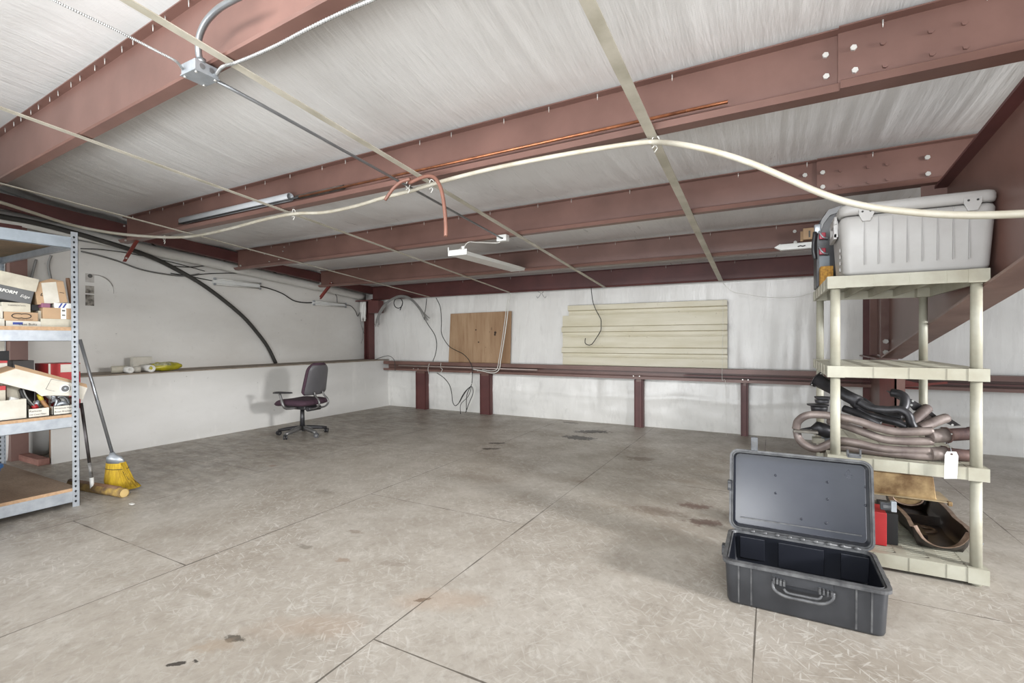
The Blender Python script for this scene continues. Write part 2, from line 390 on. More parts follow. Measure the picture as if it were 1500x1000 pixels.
def nz(x, y, z=0): return noise.noise(V((x, y, z)))
def ceil_pt(x, y):
    c, t, wd = ctop(y); sag = (.045*math.sin(PI*min(max(t,0),1))**.8) if wd > .6 else 0
    if y < 1.02: sag *= .6
    k = max(0., min(1., (x+1.6)/1.6)); e = (math.sin(PI*t)**.5 if 0 < t < 1 else 0) if wd > .6 else 0
    sk = x + .10*(y-3)*(.3+nz(x*.7, y*.4, 4))
    w = .0045*nz(sk*5, y*.3, 1)+.0026*nz(sk*14, y*.4, 2)*(1+k*.8)+.0026*abs(nz(sk*30, y*.45, 8))*(.4+k*2.2)
    fold = 0
    for (fx, fa, fs) in ((-5.2,.012,.5),(-3.6,.014,.45),(-2.5,.012,.4),(-1.0,.008,.3),(.6,.010,.15)):
        d = abs(sk-fx-fs*(y-3.2)*.25); fold += fa*.6*math.exp(-(d/.03)**2)
    return V((x, y, c-SL*y-.004-sag-(w+fold)*(.06+.94*e)))
xs = [-6.72+.03*i for i in range(147)]
while xs[-1] < 4.6: xs.append(xs[-1]+(.013 if xs[-1] < 1.2 else .04))
ys = [-1.6+.055*i for i in range(152)]
o = MB().sheet(ceil_pt, xs, ys).build('ceiling', M_CEIL, origin=(0,0,2.6), recalc=False); struct(o)
# roof deck above the insulation, keeps daylight out
struct(MB().hexa([V((-7.0,-1.6,3.06)), V((4.6,-1.6,3.06)), V((4.6,6.85,2.30)), V((-7.0,6.85,2.30)), V((-7.0,-1.6,3.09)), V((4.6,-1.6,3.09)), V((4.6,6.85,2.33)), V((-7.0,6.85,2.33))]).build('ceiling_deck', M_WHITEP))
bpy.data.objects['ceiling_deck'].location.z += .03

# back wall: insulation facing above and below the girt
def back_pt(low):
    def fn(x, z):
        k = .5+.5*nz(x*.8, 3); 
        mk = max(0, nz(x*.9+2, z*.7, 11))*2.2; w = .010*nz(x*4+1.6*z*nz(x*.6, 7), z*.8, 1)+.009*mk*nz(x*12+3.5*z*nz(x*.7,2), z*1.0, 2)+.005*mk*abs(nz(x*24+5*z*nz(x*.5,3), z*1.2, 5))
        if x > 0: w *= 1.7
        y = YB-.02-w*(.5+k)
        if low: 
            # pillowed under the girt, slack towards the floor
            t = max(0., min(1., z/.72)); y -= .03*math.sin(PI*t)**.7+.008*nz(x*3, z*9, 3)
            y -= .012*math.exp(-((z-.40-.06*nz(x*1.5, 5))/.03)**2)
        return V((x, y, z))
    return fn
xb = [-6.72+.03*i for i in range(440)]
struct(MB().sheet(back_pt(False), xb, [.70+.07*i for i in range(23)]).build('wall_back', M_VINYL, origin=(0,YB,0), recalc=False))
struct(MB().sheet(back_pt(True), xb, [0+.03*i for i in range(25)]).build('wall_back_low', M_VINYLD, origin=(0,YB,0), recalc=False))
bpy.data.objects['wall_back_low'].name = 'wall_back_lower'
struct(MB().box(-7.2, 6.5, YB+.10, YB+.16, 0, 2.5).build('wall_back_outer', M_WHITEP))

# left wall: drywall above, boxed-out low wall with a ledge in front of it
b = MB(); b.box(XW-.03, XW, 1.97, YB, .80, 2.30)
o = struct(b.build('wall_left', M_PWALL, origin=(XW,0,0)))
struct(MB().box(XW-.03, XW, -1.6, 1.84, .78, 2.62).build('wall_left_near', M_PWALL, origin=(XW,0,0)))
def lv(y, z): 
    w = .012*nz(y*6, z*.8, 1)+.05*math.sin(PI*min(1,max(0,z/.8)))**.6
    return V((XW+.0+w, y, z))
struct(MB().sheet(lv, [-1.6+.05*i for i in range(76)], [.03*i for i in range(28)]).build('wall_left_insulation', M_VINYLD, origin=(XW,0,0), recalc=False))
struct(MB().box(XW-.09, XW-.05, -1.6, YB+.1, 0, 3.0).build('wall_left_outer', M_WHITEP))
b = MB(); b.box(XP-.02, XP, 1.99, 6.70, 0, ZL-.012)

struct(b.build('wall_left_low', M_PLOW, origin=(XP,0,0)))
b = MB(); b.box(XW, XP+.006, 1.99, YB-.02, ZL-.014, ZL)
struct(b.build('trim_ledge', M_LEDGE, origin=(XP,0,ZL)))
b = MB(); b.box(XP-.09, XP-.022, 2.0, 2.04, .0, ZL-.02); b.box(XP-.09, XP-.022, 2.0, 6.4, ZL-.06, ZL-.016)
struct(b.build('trim_framing', M_WOODH))

# painted-out ghost of a round sign on the drywall, with three taped pictures
b = MB(); c0 = onX(141, 425, XW)
R0 = .165
for (px0, py0, px1, py1, mi) in ((125,400,138,414,0),(125,418,138,430,1),(125,431,138,448,1)):
    a = onX(px0, py0, XW+.002); d = onX(px1, py1, XW+.002); b.mat(mi).box(XW+.0005, XW+.002, a.y, d.y, d.z, a.z)
b.mat(3); b.tube([V((XW+.0005, c0.y+R0*math.cos(a), c0.z+R0*math.sin(a)*1.05)) for a in [math.radians(q) for q in range(-8, 100, 5)]], [.002,.006,.007,.005,.003], 5)
b.mat(2); e = onX(132, 404, XW+.003); b.cyl(e, e+V((.001,0,0)), .022, 14)
def smudge(name, a, b_, sc):
    t = NT(name); n = t.noise(sc, 3, .6); t.base(t.mix(t.ramp(n, [(.4,0),(.62,1)]), hexc(*a), hexc(*b_))); t.set(.7); return t.m
tag(b.build('wall_decal', [smudge('faded_paper', (196,192,186), (178,172,164), 14), smudge('faded_print', (168,162,152), (84,78,70), 13), M_INKG, mat('ghost_smudge', (160,154,146), .8)]), 'faded paper strip of three small pictures beside a round ghost mark on the white drywall', 'decal')
# ------------------------------------------------------------------ steel frame
def purlin_body(b, k, x0, x1, zc0=None, fl_b=.085, fl_t=.055, off=0, lip=.028):
    Yk, mk, cb, ct = PUR[k]; t = .006
    def sec(x):
        Y = Yk+mk*x-off; zb = cb-SL*Y; zt = ct-SL*Y-.012
        P = [(Y, zb), (Y, zt), (Y-fl_t, zt+.004), (Y-fl_t, zt-.002), (Y-t, zt-t), (Y-t, zb+t), (Y-fl_b, zb+t+.006), (Y-fl_b-lip*.6, zb+lip+.006), (Y-fl_b-lip*.6-.004, zb+lip+.002), (Y-fl_b-.002, zb+.004)]
        return [V((x, p[0], p[1])) for p in P]
    b.loft([sec(x0), sec(x1)], True, True, True, False); return b
def screw_at(p, r=.0035, l=.028):
    return MB().tube([p, p-V((0,0,l))], [r, r*.35], 5)
def add_screws(root, k, xs, off=0):
    Yk, mk, cb, ct = PUR[k]; first = None
    for x in xs:
        Y = Yk+mk*x-.035-off; p = V((x, Y, ct-SL*Y-.016))
        if first is None:
            first = screw_at(p, .004 if k > 1 else .004, .034).build('screw', M_BOLT, root); fp = p
        else:
            c = first.copy(); C.objects.link(c); c.location = p-fp; c.parent = root
def bolts(root, pts, d=V((0,-1,0)), r=.013, h=.012, m=None):
    for p in pts:
        p = V(p); MB().tube([p, p+d*h], r, 6, False).build('bolt', m or M_BOLT, root)
# P1
R1 = thing('roof_purlin', 'maroon steel roof purlin nearest the camera, crossing the upper left corner', 'beam', (-2.5, 1.3, 2.4), 0, 'roof purlins')
purlin_body(MB(), 1, -6.62, 1.6, fl_b=.055, fl_t=.05, lip=.010).build('channel', M_MAROON, R1)
add_screws(R1, 1, [-6.3+.17*i+.03*math.sin(i*3.1) for i in range(28)])
R2 = thing('roof_purlin', 'long maroon roof purlin carrying copper and grey pipes along its lower flange', 'beam', (-3, 2.63, 2.2), 0, 'roof purlins')
purlin_body(MB(), 2, -6.30, .98, fl_b=.07, fl_t=.05).build('channel', M_MAROON, R2)
purlin_body(MB(), 2, .262, 3.2, fl_b=.078, fl_t=.05, off=.012).build('lap_channel', M_MAROON, R2)
add_screws(R2, 2, [-6.1+.33*i+.04*math.sin(i*2.3) for i in range(18)]+[.42,.75])
def yb(k, x, off=0): return PUR[k][0]+PUR[k][1]*x-.008-off
def bolt_px(root, k, pts, off=.0, m=None, r=.013):
    bolts(root, [onY(px, py, yb(k, 0, off)) for px, py in pts], r=r, m=m)
bolt_px(R2, 2, [(1209,82),(1210,113)], 0); bolt_px(R2, 2, [(1250,71),(1252,104)], .014)
bolt_px(R2, 2, [(1293,64),(1363,47),(1412,35),(1296,97),(1365,80),(1414,70)], .014, M_MAROON, .011)
R3 = thing('roof_purlin', 'maroon roof purlin third from the camera, ending bare above the left wall light', 'beam', (-3, 3.97, 2.1), 0, 'roof purlins')
purlin_body(MB(), 3, -6.42, .95, fl_b=.05, fl_t=.045).build('channel', M_MAROON, R3)
purlin_body(MB(), 3, .275, 3.2, fl_b=.055, fl_t=.045, off=.012).build('lap_channel', M_MAROON, R3)
w3 = yb(3, 0, .014)
P_ = [onY(px, py, w3-.006) for px, py in ((1349,290),(1420,280),(1420,215),(1349,231))]
b = MB(); b.hexa([P_[0], P_[1], P_[1]+V((0,.006,0)), P_[0]+V((0,.006,0)), P_[3], P_[2], P_[2]+V((0,.006,0)), P_[3]+V((0,.006,0))]); b.build('splice_plate', M_MAROON, R3)
add_screws(R3, 3, [-6.1+.42*i+.05*math.sin(i*2.7) for i in range(17)])
bolt_px(R3, 3, [(1179,257)], 0, r=.015); bolt_px(R3, 3, [(1205,253),(1205,274)], .014, r=.015); bolt_px(R3, 3, [(1358,231),(1359,255)], .024, r=.015)
bolt_px(R3, 3, [(1231,250),(1231,271),(1272,245),(1272,267),(1299,241),(1300,263)], .014, M_MAROON, .012)
bolt_px(R3, 3, [(353,389)], 0, r=.012)
for px, py in ((415,368),(417,362),(409,380),(395,383),(388,372)): bolt_px(R3, 3, [(px,py)], 0, r=.006)
R4 = thing('roof_purlin', 'maroon roof purlin fourth from the camera, behind the hanging strip light', 'beam', (-3, 5.33, 2.0), 0, 'roof purlins')
purlin_body(MB(), 4, -6.33, 3.2, fl_b=.05, fl_t=.045).build('channel', M_MAROON, R4)
add_screws(R4, 4, [-6.0+.5*i+.05*math.sin(i*2.7) for i in range(14)])
bolt_px(R4, 4, [(1164,339),(1165,355)], 0, r=.016); bolt_px(R4, 4, [(470,415)], 0, r=.014)
R5 = thing('roof_purlin', 'dark maroon eave purlin along the top of the back wall', 'beam', (-2, 6.58, 1.9), 0, 'roof purlins')
b = MB(); 
def eave(x):
    zb, zt = 2.511-SL*6.584, 2.765-SL*6.584
    P = [(6.584,zb),(6.584,zt-.012),(6.54,zt-.008),(6.54,zt-.014),(6.578,zt-.018),(6.578,zb+.006),(6.54,zb+.008),(6.53,zb+.02),(6.526,zb+.018),(6.536,zb+.002)]
    return [V((x,p[0],p[1])) for p in P]
b.loft([eave(-6.45), eave(4.5)], True, True, True, False); b.build('channel', M_MARDARK, R5)
add_screws(R5, 5, [-6.0+.8*i+.05*math.sin(i*2.7) for i in range(8)])
# closure of the end of the roof panel ribs at the eave
# purlin end braces
def brace(px0, py0, px1, py1, y, lab, nm='purlin_brace'):
    a = onY(px0, py0, y); c = onY(px1, py1, y); w = .03
    d = (c-a).normalized(); s = d.cross(V((0,1,0))).normalized()*w
    b = MB(); b.hexa([a-s, a+s, a+s+V((0,.005,0)), a-s+V((0,.005,0)), c-s, c+s, c+s+V((0,.005,0)), c-s+V((0,.005,0))])
    b.hexa([a+s-V((0,.03,0)), a+s*1.12-V((0,.03,0)), a+s*1.12, a+s, c+s-V((0,.03,0)), c+s*1.12-V((0,.03,0)), c+s*1.12, c+s])
    return b
b = brace(203, 348, 183, 380, yb(2,-6.2)-.02, ''); b.build('end_brace', M_RUSTRED, R2)
b = brace(486, 414, 469, 436, yb(4,-6.2)-.02, ''); b.build('end_brace', M_RUSTRED, R4)
bolt_px(R2, 2, [(186,378)], .04, r=.009); bolt_px(R4, 4, [(486,414)], .04, r=.01)
for q in ((183,331),(185,352)): bolt_px(R2, 2, [q], .0, r=.010)

# rake angle along the top of the left wall
b = MB()
def rake(y): return [V((x, y, c-SL*y)) for x, c in ((-6.44,2.625),(-6.44,2.76),(-6.60,2.77),(-6.60,2.765),(-6.446,2.752),(-6.446,2.64),(-6.52,2.625))]
b.loft([rake(-1.6), rake(6.6)], True, True, True, False)
tag(b.build('rake_angle', M_MARDARK), 'dark maroon sloping steel angle along the top of the left wall', 'beam')
# insulation sleeve hanging under it
b = MB(); pts = [V((-6.61+.008*nz(y*2,1), y, 2.572-SL*y+.008*nz(y*1.5,4))) for y in [-1.5+.2*i for i in range(41)]]
b.tube(pts, .062, 14, k=2)
tag(b.build('insulation_sleeve', vinyl_mat('white_sleeve', (1,.4,1), (214,212,206), (196,193,186), .4, False, .35, 7)), 'white insulation facing rolled in a long sleeve under the left rake beam', 'insulation')

# roof slope straps
def strap(xa, c, y0, y1, w, lab, xe=None):
    b = MB()
    def sec(y): return [V((xa+dx, y, c-SL*y+dz)) for dx, dz in ((-w/2,0),(w/2,0),(w/2,.005),(-w/2,.005))]
    n = 24; b.loft([sec(y0+(y1-y0)*i/n) for i in range(n+1)], True, True, True, False)
    return tag(b.build('purlin_strap', M_ZINC), lab, 'metal strap', 'straps under the purlins')
strap(-5.091, 2.500, -.4, 6.50, .034, 'galvanised strap nearest the left wall, running under all the purlins')
strap(-3.547, 2.500, -.4, 6.50, .038, 'galvanised strap under the purlins that ends above the plywood board')
strap(-2.043, 2.500, -.4, 6.50, .042, 'galvanised strap under the purlins right beside the steel conduit run')
strap(-.555, 2.500, -.4, 6.50, .052, 'widest looking galvanised strap, overhead right of centre, dropping to the back wall')

# rigid frame on the right: rafter, knee, column
F = thing('rigid_frame', 'big tapered maroon steel rafter and column behind the cream plastic shelving', 'steel frame', (.92, 5.6, 0))
XA, XB_, XC = .900, .966, 1.030
def ft(y): return 2.500-SL*y
def fb(y): return 1.022+.1765*(5.58-y) if y < 5.58 else 1.022
b = MB(); b.hexa([V((XB_-.004,-1.5,fb(-1.5))), V((XB_+.004,-1.5,fb(-1.5))), V((XB_+.004,5.66,1.03)), V((XB_-.004,5.66,1.03)), V((XB_-.004,-1.5,ft(-1.5))), V((XB_+.004,-1.5,ft(-1.5))), V((XB_+.004,5.66,ft(5.66))), V((XB_-.004,5.66,ft(5.66)))])
b.box(XB_-.004, XB_+.004, 5.66, 6.60, 1.03, 1.93)
b.build('web', M_MAROON, F)
def flange(b, y0, z0, y1, z1, t, xa=XA, xc=XC):
    b.hexa([V((xa,y0,z0)), V((xc,y0,z0)), V((xc,y1,z1)), V((xa,y1,z1)), V((xa,y0,z0+t)), V((xc,y0,z0+t)), V((xc,y1,z1+t)), V((xa,y1,z1+t))])
b = MB(); flange(b, -1.5, ft(-1.5), 6.62, ft(6.62), -.014); b.build('top_flange', M_MARDARK, F)
b = MB(); flange(b, -1.5, fb(-1.5), 5.62, fb(5.6), -.014, XA, XC+.03); b.build('bottom_flange', mat('maroon_flange_light', (140,112,102), .4, 0, .18, 3, dark=(108,80,72)), F)
b = MB(); b.box(XA, XC, 6.60, 6.615, 0, 1.93); b.build('outer_flange', M_MARDARK, F)
b = MB(); b.box(XA, XC, 5.60, 5.625, 1.0, 1.99); b.box(XA, XC, 5.632, 5.657, 1.0, 1.99); b.build('end_plates', mat('maroon_plate_edge', (128,104,96), .5, 0, .15, 5, dark=(104,76,70)), F)
b = MB(); b.box(XA-.03, XC, 5.66, 6.62, 1.0, 1.014); b.build('seat_plate', M_MAROON, F)
b = MB(); b.box(XA, XB_, 6.17, 6.185, 1.03, 1.93); b.build('stiffener', M_MAROON, F)
b = MB(); b.box(XA, XB_, 5.02, 5.035, 0, .97); b.box(XB_-.004, XB_+.004, 5.03, 6.60, 0, 1.0); b.build('column_web', M_MAROON, F)
b = MB(); b.box(XA+.0, XA+.012, 5.02, 5.66, 0, .96); b.build('column_plate', M_RUSTRED, F)
bolts(F, [V((XA+.03, 5.58, 1.17)), V((XA+.03, 5.58, 1.07)), ], V((0,-1,0)), .022, .03)
bolts(F, [onX(1259, 562, XA-.02), onX(1259, 578, XA-.02)], V((-1,0,0)), .02, .02)

# wall girt and base studs
G = thing('wall_girt', 'maroon steel girt running the length of the back wall at waist height', 'beam', (-1, 6.55, .7))
b = MB()
def girt(x):
    P = [(6.64,.66),(6.64,.822),(6.50,.822),(6.50,.768),(6.506,.768),(6.506,.816),(6.634,.816),(6.634,.667),(6.506,.667),(6.506,.695),(6.50,.695),(6.50,.66)]
    return [V((x,p[0],p[1])) for p in P]
b.loft([girt(-6.12), girt(6.4)], True, True, True, False); b.build('channel', M_MAROON, G)
b = MB(); b.box(-1.0, 6.4, 6.515, 6.545, .722, .735); b.build('inner_angle', M_MARDARK, G)
bolts(G, [V((x,6.50,.70)) for x in (-5.43,-5.33,-4.12,-4.02,-1.64,-1.56,-.31,-.25)], V((0,-1,0)), .008, .008)
stud0 = None
for i, (pa, pb, lab) in enumerate(((609,624,'short maroon stud nearest the low white wall'),(703,718,'short maroon stud below the plywood board'),(929,942,'short maroon stud under the corrugated panel'),(1085,1096,'short maroon stud right of the corrugated panel'))):
    xa = onY(pa, 600, 6.56).x; xb = onY(pb, 600, 6.56).x
    t = thing('wall_stud', lab+', below the girt', 'stud', ((xa+xb)/2, 6.6, 0), 0, 'base studs under the girt')
    b = MB(); b.box(xa, xb-.0, 6.578, 6.584, 0, .65); b.box(xa, xa+.006, 6.56, 6.64, 0, .65); b.box(xb-.006, xb, 6.56, 6.64, 0, .65); b.box(xb-.045, xb-.02, 6.560, 6.578, 0, .65)
    b.build('channel', M_MARDARK, t)
    b = MB(); b.box(xa+.03, xb-.02, 6.552, 6.558, .62, .70); b.build('clip', M_MAROON, t)

# corner column at the far left
K = thing('corner_column', 'dark maroon steel column in the far left corner', 'column', (-6.5, 6.62, 0))
b = MB(); b.box(-6.62, -6.50, 6.60, 6.612, ZL, 1.90); b.box(-6.62, -6.612, 6.53, 6.67, ZL, 1.90); b.box(-6.505, -6.497, 6.53, 6.67, ZL, 1.90); b.build('column_section', M_MARDARK, K)
a, c = onY(541, 441, 6.45), onY(556, 458, 6.45)
b = MB(); b.box(a.x, c.x, 6.42, 6.55, c.z, a.z); b.build('cap_plate_box', M_MARDARK, K)
b = MB(); b.box(-6.70, -6.30, 6.40, 6.62, a.z, a.z+.02); b.build('cap_plate', M_MARDARK, K)
b = MB(); a = onY(536,447,6.5)
for i in range(9):
    x = -6.66+.014*i; b.tube([V((x, 6.50+.02*math.sin(i*2), 1.90)), V((x+.01*math.sin(i), 6.48+.01*math.cos(i*3), 1.78)), V((x+.015*math.sin(i*2.2), 6.50, 1.60+.06*math.sin(i*5)))], .018, 6, k=4)
b.build('torn_facing', M_VINYL, K)
# near-left wall column
b = MB(); b.box(XW, XW+.10, 1.845, 1.975, 0, 2.45)
tag(b.build('wall_column', M_MAROON), 'maroon steel column on the left wall behind the metal rack', 'column')
# ------------------------------------------------------------------ overhead runs
bp = [onR(px, py, 2.445) for px, py in ((267,110),(283,100),(319.6,117.6),(302,129.6))]
bx0, bx1 = min(p.x for p in bp), max(p.x for p in bp); by0, by1 = min(p.y for p in bp), max(p.y for p in bp)
bx0 = (bp[0].x+bp[3].x)/2; bx1 = (bp[1].x+bp[2].x)/2; by0 = (bp[0].y+bp[1].y)/2; by1 = (bp[2].y+bp[3].y)/2
bz = sum(p.z for p in bp)/4
JB = thing('junction_box', 'galvanised junction box below the nearest purlin where four conduits meet', 'junction box', ((bx0+bx1)/2, (by0+by1)/2, bz))
b = MB(); b.box(bx0, bx1, by0, by1, bz+.004, bz+.05); b.build('body', M_GALV, JB, bevel=.002)
b = MB(); b.box(bx0-.003, bx1+.003, by0-.003, by1+.003, bz, bz+.004); b.build('cover', M_GALV, JB)
for (x, y) in ((bx0+.01,by0+.01),(bx1-.01,by0+.01),(bx0+.01,by1-.01),(bx1-.01,by1-.01)):
    MB().cyl((x,y,bz), (x,y,bz-.005), .005, 8).build('screw', M_BOLT, JB)
for y in (by0+(by1-by0)*.3, by0+(by1-by0)*.7):
    MB().cyl((bx1,y,bz+.028), (bx1+.001,y,bz+.028), .012, 12).build('knockout', M_EMT, JB)
zc = bz+.027; xm = bx0+(bx1-bx0)*.45
# thin rigid conduit along the slope
ce = onR(735, 349, 2.475); xe = ce.x
b = MB(); b.tube([V((xm, by1-.005, zc)), V((xe, by1+.25, 2.478-SL*(by1+.25))), V((xe, ce.y, ce.z))], .0085, 8)
tag(b.build('steel_conduit', M_EMT), 'thin straight steel conduit from the junction box back to a small outlet box', 'conduit')
# bent conduit going up past the purlin
yc = by0+(by1-by0)*.35
b = MB(); pts = [V((bx1-.015, yc, bz+.045))]+[onY(px, py, yc-.01-.05*i/6) for i, (px, py) in enumerate(((291,78),(291,60),(295,45),(304,29),(320,13),(340,1),(362,-10)))]
b.tube(pts, .013, 10, k=5); b.cyl(pts[0], pts[0]+V((0,0,.02)), .018, 10)
tag(b.build('steel_conduit', M_EMT), 'bent steel conduit rising from the junction box across the nearest purlin', 'conduit')
def flex(pts, r, lab):
    P = cat_rom(pts, 26); b = MB(); b.tube(P, r, 8, False, 0, True, None, 1); return tag(b.build('armored_cable', M_FLEX), lab, 'cable')
flex([V((bx0, by0+.01, zc))]+[onR(px, py, 2.46) for px, py in ((258,90),(232,76),(205,62),(170,44),(128,24),(80,1),(60,-12))], .0050, 'flexible armored cable running from the junction box to the upper left corner')
flex([V((bx1-.02, by1, zc)), onR(326,98,2.45)]+[onR(px, py, 2.47) for px, py in ((345,92),(375,80),(410,64),(450,43),(500,19),(545,0),(580,-18))], .0065, 'flexible armored cable curving from the junction box to the top of the wall of purlins')
# small outlet box where the conduit ends
a = onR(726, 346, 2.47); c = onR(740, 352, 2.47)
OB = thing('outlet_box', 'small white metal outlet box at the far end of the thin conduit', 'junction box', (ce.x, ce.y, ce.z-.02))
b = MB(); b.box(ce.x-.055, ce.x+.045, ce.y, ce.y+.06, ce.z-.022, ce.z+.035); b.build('body', M_WHITEP, OB, bevel=.002)
MB().cyl((ce.x+.01,ce.y,ce.z), (ce.x+.01,ce.y-.004,ce.z), .006, 8).build('knockout', M_DARKIN, OB)

# white tube tied along the straps
H = [onR(px, py, 2.462) for px, py in ((-40,286),(0,296),(50,312),(100,328),(140,337),(180,343),(230,347),(270,347),(300,343),(340,334),(385,322),(430,313),(475,311),(520,302),(560,290),(600,280),(632,270),(700,252),(780,235),(870,219),(930,210),(960,208))]
H += [onY(px, py, y) for px, py, y in ((1000,212,2.34),(1050,223,2.32),(1100,239,2.31),(1150,260,2.30),(1200,282,2.30),(1250,298,2.3),(1310,308,2.28),(1380,314,2.24),(1440,315,2.2),(1500,313,2.15),(1560,310,2.1))]
tag(MB().tube(H, .0135, 10, k=4).build('water_tube', M_FRAYW), 'long white flexible tube tied under the purlins and sagging in front of the cooler', 'tube')
for i, (px, py) in enumerate(((241,350),(430,313),(598,272),(632,271),(960,209))):
    p = onR(px, py, 2.470); b = MB()
    b.tube([p+V((.019*math.cos(a), .004*math.sin(3*a), .024*math.sin(a)+.012)) for a in [2*PI*k/14 for k in range(15)]], .0035, 5)
    b.tube([p+V((0,0,-.012)), p+V((.01,0,-.03)), p+V((-.004,0,-.05))], .003, 5, k=3); b.tube([p+V((0,0,-.012)), p+V((-.018,0,-.026))], .003, 5)
    tag(b.build('string_tie', M_WIREW), ('white string tie on the tube at the strap nearest the left wall', 'white string tie on the tube under the second strap from the left', 'white string tie where the tube crosses the thin conduit', 'white string tie beside the hanging brown hose', 'white string tie on the tube at the widest strap, right of centre')[i], 'tie', 'string ties on the white tube')

# pipes lying on the second purlin
def py2(x): return 2.6135-.0127*x
zf = 2.511-SL*2.56+.014
def pipe(nm, x0, x1, y, z, r, m, lab, cat, hole=None, dz=0):
    b = MB(); b.tube([V((x0, py2(x0)-y, z)), V((x1, py2(x1)-y, z+dz))], r, 14, True, 0, True, hole)
    return tag(b.build(nm, m), lab, cat)
xa = onY(262, 331, 2.58).x; xb = onY(421, 297, 2.56).x
pipe('plastic_pipe', xa, xb, .070, zf+.062, .033, [M_PVC], 'thick light grey plastic pipe lying on the lower flange of the second purlin', 'pipe', .86)
pipe('conduit_pipe', xa-.02, onY(427,300,2.5).x, .088, zf+.036, .008, M_BLACK, 'black pipe lying in front of the thick grey plastic pipe', 'pipe')
pipe('conduit_pipe', onY(430,296,2.56).x, onY(500,280,2.56).x, .065, zf+.048, .017, mat('scuffed_grey_pipe', (112,108,102), .5, .3, .3, 18, dark=(64,60,56)), 'short scuffed dark grey pipe just right of the thick grey plastic pipe', 'pipe', .7)
pipe('copper_pipe', onY(428,300,2.5).x, onY(1004,174,2.5).x, .090, zf+.038, .0085, M_COPPER, 'longer thin copper pipe lying on the second purlin, starting by the grey pipes', 'pipe')
pipe('copper_pipe', onY(548,267,2.5).x, onY(1065,165,2.5).x, .072, zf+.046, .0085, M_COPPER, 'copper pipe lying behind another on the second purlin, ending by the widest strap', 'pipe')
tag(MB().tube([onY(px, py, 2.47-.012*i) for i, (px, py) in enumerate(((600,268),(618,260),(631,258),(640,264),(647,280),(651,305),(653,330),(653,346)))], .012, 9, k=5, hole=.6).build('rubber_hose', M_BROWNH), 'longer brown rubber hose hanging down from the second purlin', 'hose')
tag(MB().tube([onY(px, py, 2.46-.01*i) for i, (px, py) in enumerate(((601,262),(588,266),(577,275),(568,287),(564,293)))], .011, 9, k=5, hole=.6).build('rubber_hose', M_BROWNH), 'short brown rubber hose hook hanging left of the longer brown hose', 'hose')

# hanging strip light
y0 = 3.98; pa = onY(684, 363, y0); pb = onY(657, 375, y0); far = onZ(768, 397, pb.z)
SLT = thing('strip_light', 'white fluorescent strip light without tubes, hung under the purlins near mid ceiling', 'light fixture', ((pa.x+pb.x)/2, (y0+far.y)/2, pb.z))
x0, x1, z0 = pb.x, pa.x, pb.z
sect = [(x0,z0+.030),(x0+.02,z0),(x1-.02,z0),(x1,z0+.030),(x1-.003,z0+.032),(x1-.022,z0+.004),(x0+.022,z0+.004),(x0+.003,z0+.032)]
MB().loft([[V((x,y,z)) for x, z in sect] for y in (y0, far.y)], True, True, True, False).build('reflector', M_WHITEP, SLT)
b = MB(); b.box((x0+x1)/2-.035, (x0+x1)/2+.035, y0+.01, far.y-.01, z0+.004, z0+.045); b.build('ballast_channel', M_WHITEP, SLT)
b = MB(); b.box(x0-.002, x1+.002, y0-.006, y0, z0-.002, z0+.055); b.build('end_plate', M_WHITEP, SLT, bevel=.001)
b = MB(); b.box(x0-.0, x0+.012, y0-.012, y0-.006, z0+.04, z0+.085); b.box(x1-.05, x1-.02, y0-.02, y0-.006, z0+.05, z0+.08); b.build('socket', M_WHITEP, SLT)
for yy in (y0+.02, far.y-.05):
    b = MB(); b.tube([V(((x0+x1)/2, yy, z0+.045)), V(((x0+x1)/2+.02, yy+.03, 2.50-SL*yy))], .003, 5); b.build('hanger_wire', M_WIREW, SLT)
b = MB(); b.tube([V((x1-.03, y0-.01, z0+.07)), V((x1+.04, y0-.03, z0+.11)), V((x1+.14, y0-.02, z0+.10)), ce+V((-.06,.03,-.03)), ce+V((-.04,.03,0))], .004, 6, k=6)
tag(b.build('electric_cord', M_WIREW), 'white flex from the hanging strip light to the small outlet box', 'cord')

# wall strip lights
def wall_light(ya, yb_, z0, z1, lab):
    t = thing('wall_strip_light', lab, 'light fixture', (XW+.04, (ya+yb_)/2, z0), 0, 'strip lights on the left wall')
    b = MB(); b.box(XW+.002, XW+.045, ya, yb_, z0+.02, z1-.01); b.build('housing', M_WHITEP, t, bevel=.003)
    for z in (z0+.012, z1-.006):
        MB().cyl((XW+.062, ya+.02, z), (XW+.062, yb_-.02, z), .010, 10).build('glass_tube', mat('milky_tube', (212,210,204), .25), t)
        for y in (ya, yb_-.02): MB().box(XW+.04, XW+.075, y, y+.02, z-.013, z+.013).build('lamp_holder', M_GALV, t)
wall_light(3.86, 4.54, 1.955, 2.045, 'white strip light on the left wall right of the dark hose')
wall_light(5.48, 6.17, 1.775, 1.85, 'white strip light on the left wall nearest the corner column')

# dark duct hose draped down the left wall
hp = [(-30,311),(0,317),(50,326),(109,341),(140,350),(180,362),(215,374),(250,390),(300,419),(350,458),(375,485),(392,508),(404,532)]
P = [onX(px, py, XW+(.24 if px < 190 else .15 if px < 220 else .06)) for px, py in hp]; P[-1].z = ZL+.004
tag(MB().tube(P, .026, 12, k=5).build('duct_hose', M_HOSE), 'thick charcoal hose arcing down the left wall onto the ledge', 'hose')
def wallcable(pts, lab, r=.006, m=None, off=.03, cat='cable'):
    return tag(MB().tube([onX(px, py, XW+off) for px, py in pts], r, 6, k=5).build('wall_cable', m or M_CABLE), lab, cat, 'cables on the left wall')
wallcable([(-20,296),(0,301),(30,307),(55,315)], 'short black cable on the left wall above the metal rack', .007)
wallcable([(-20,312),(0,315),(30,318),(46,324),(70,331)], 'black cable running beside the thick charcoal hose above the rack', .006, off=.09)
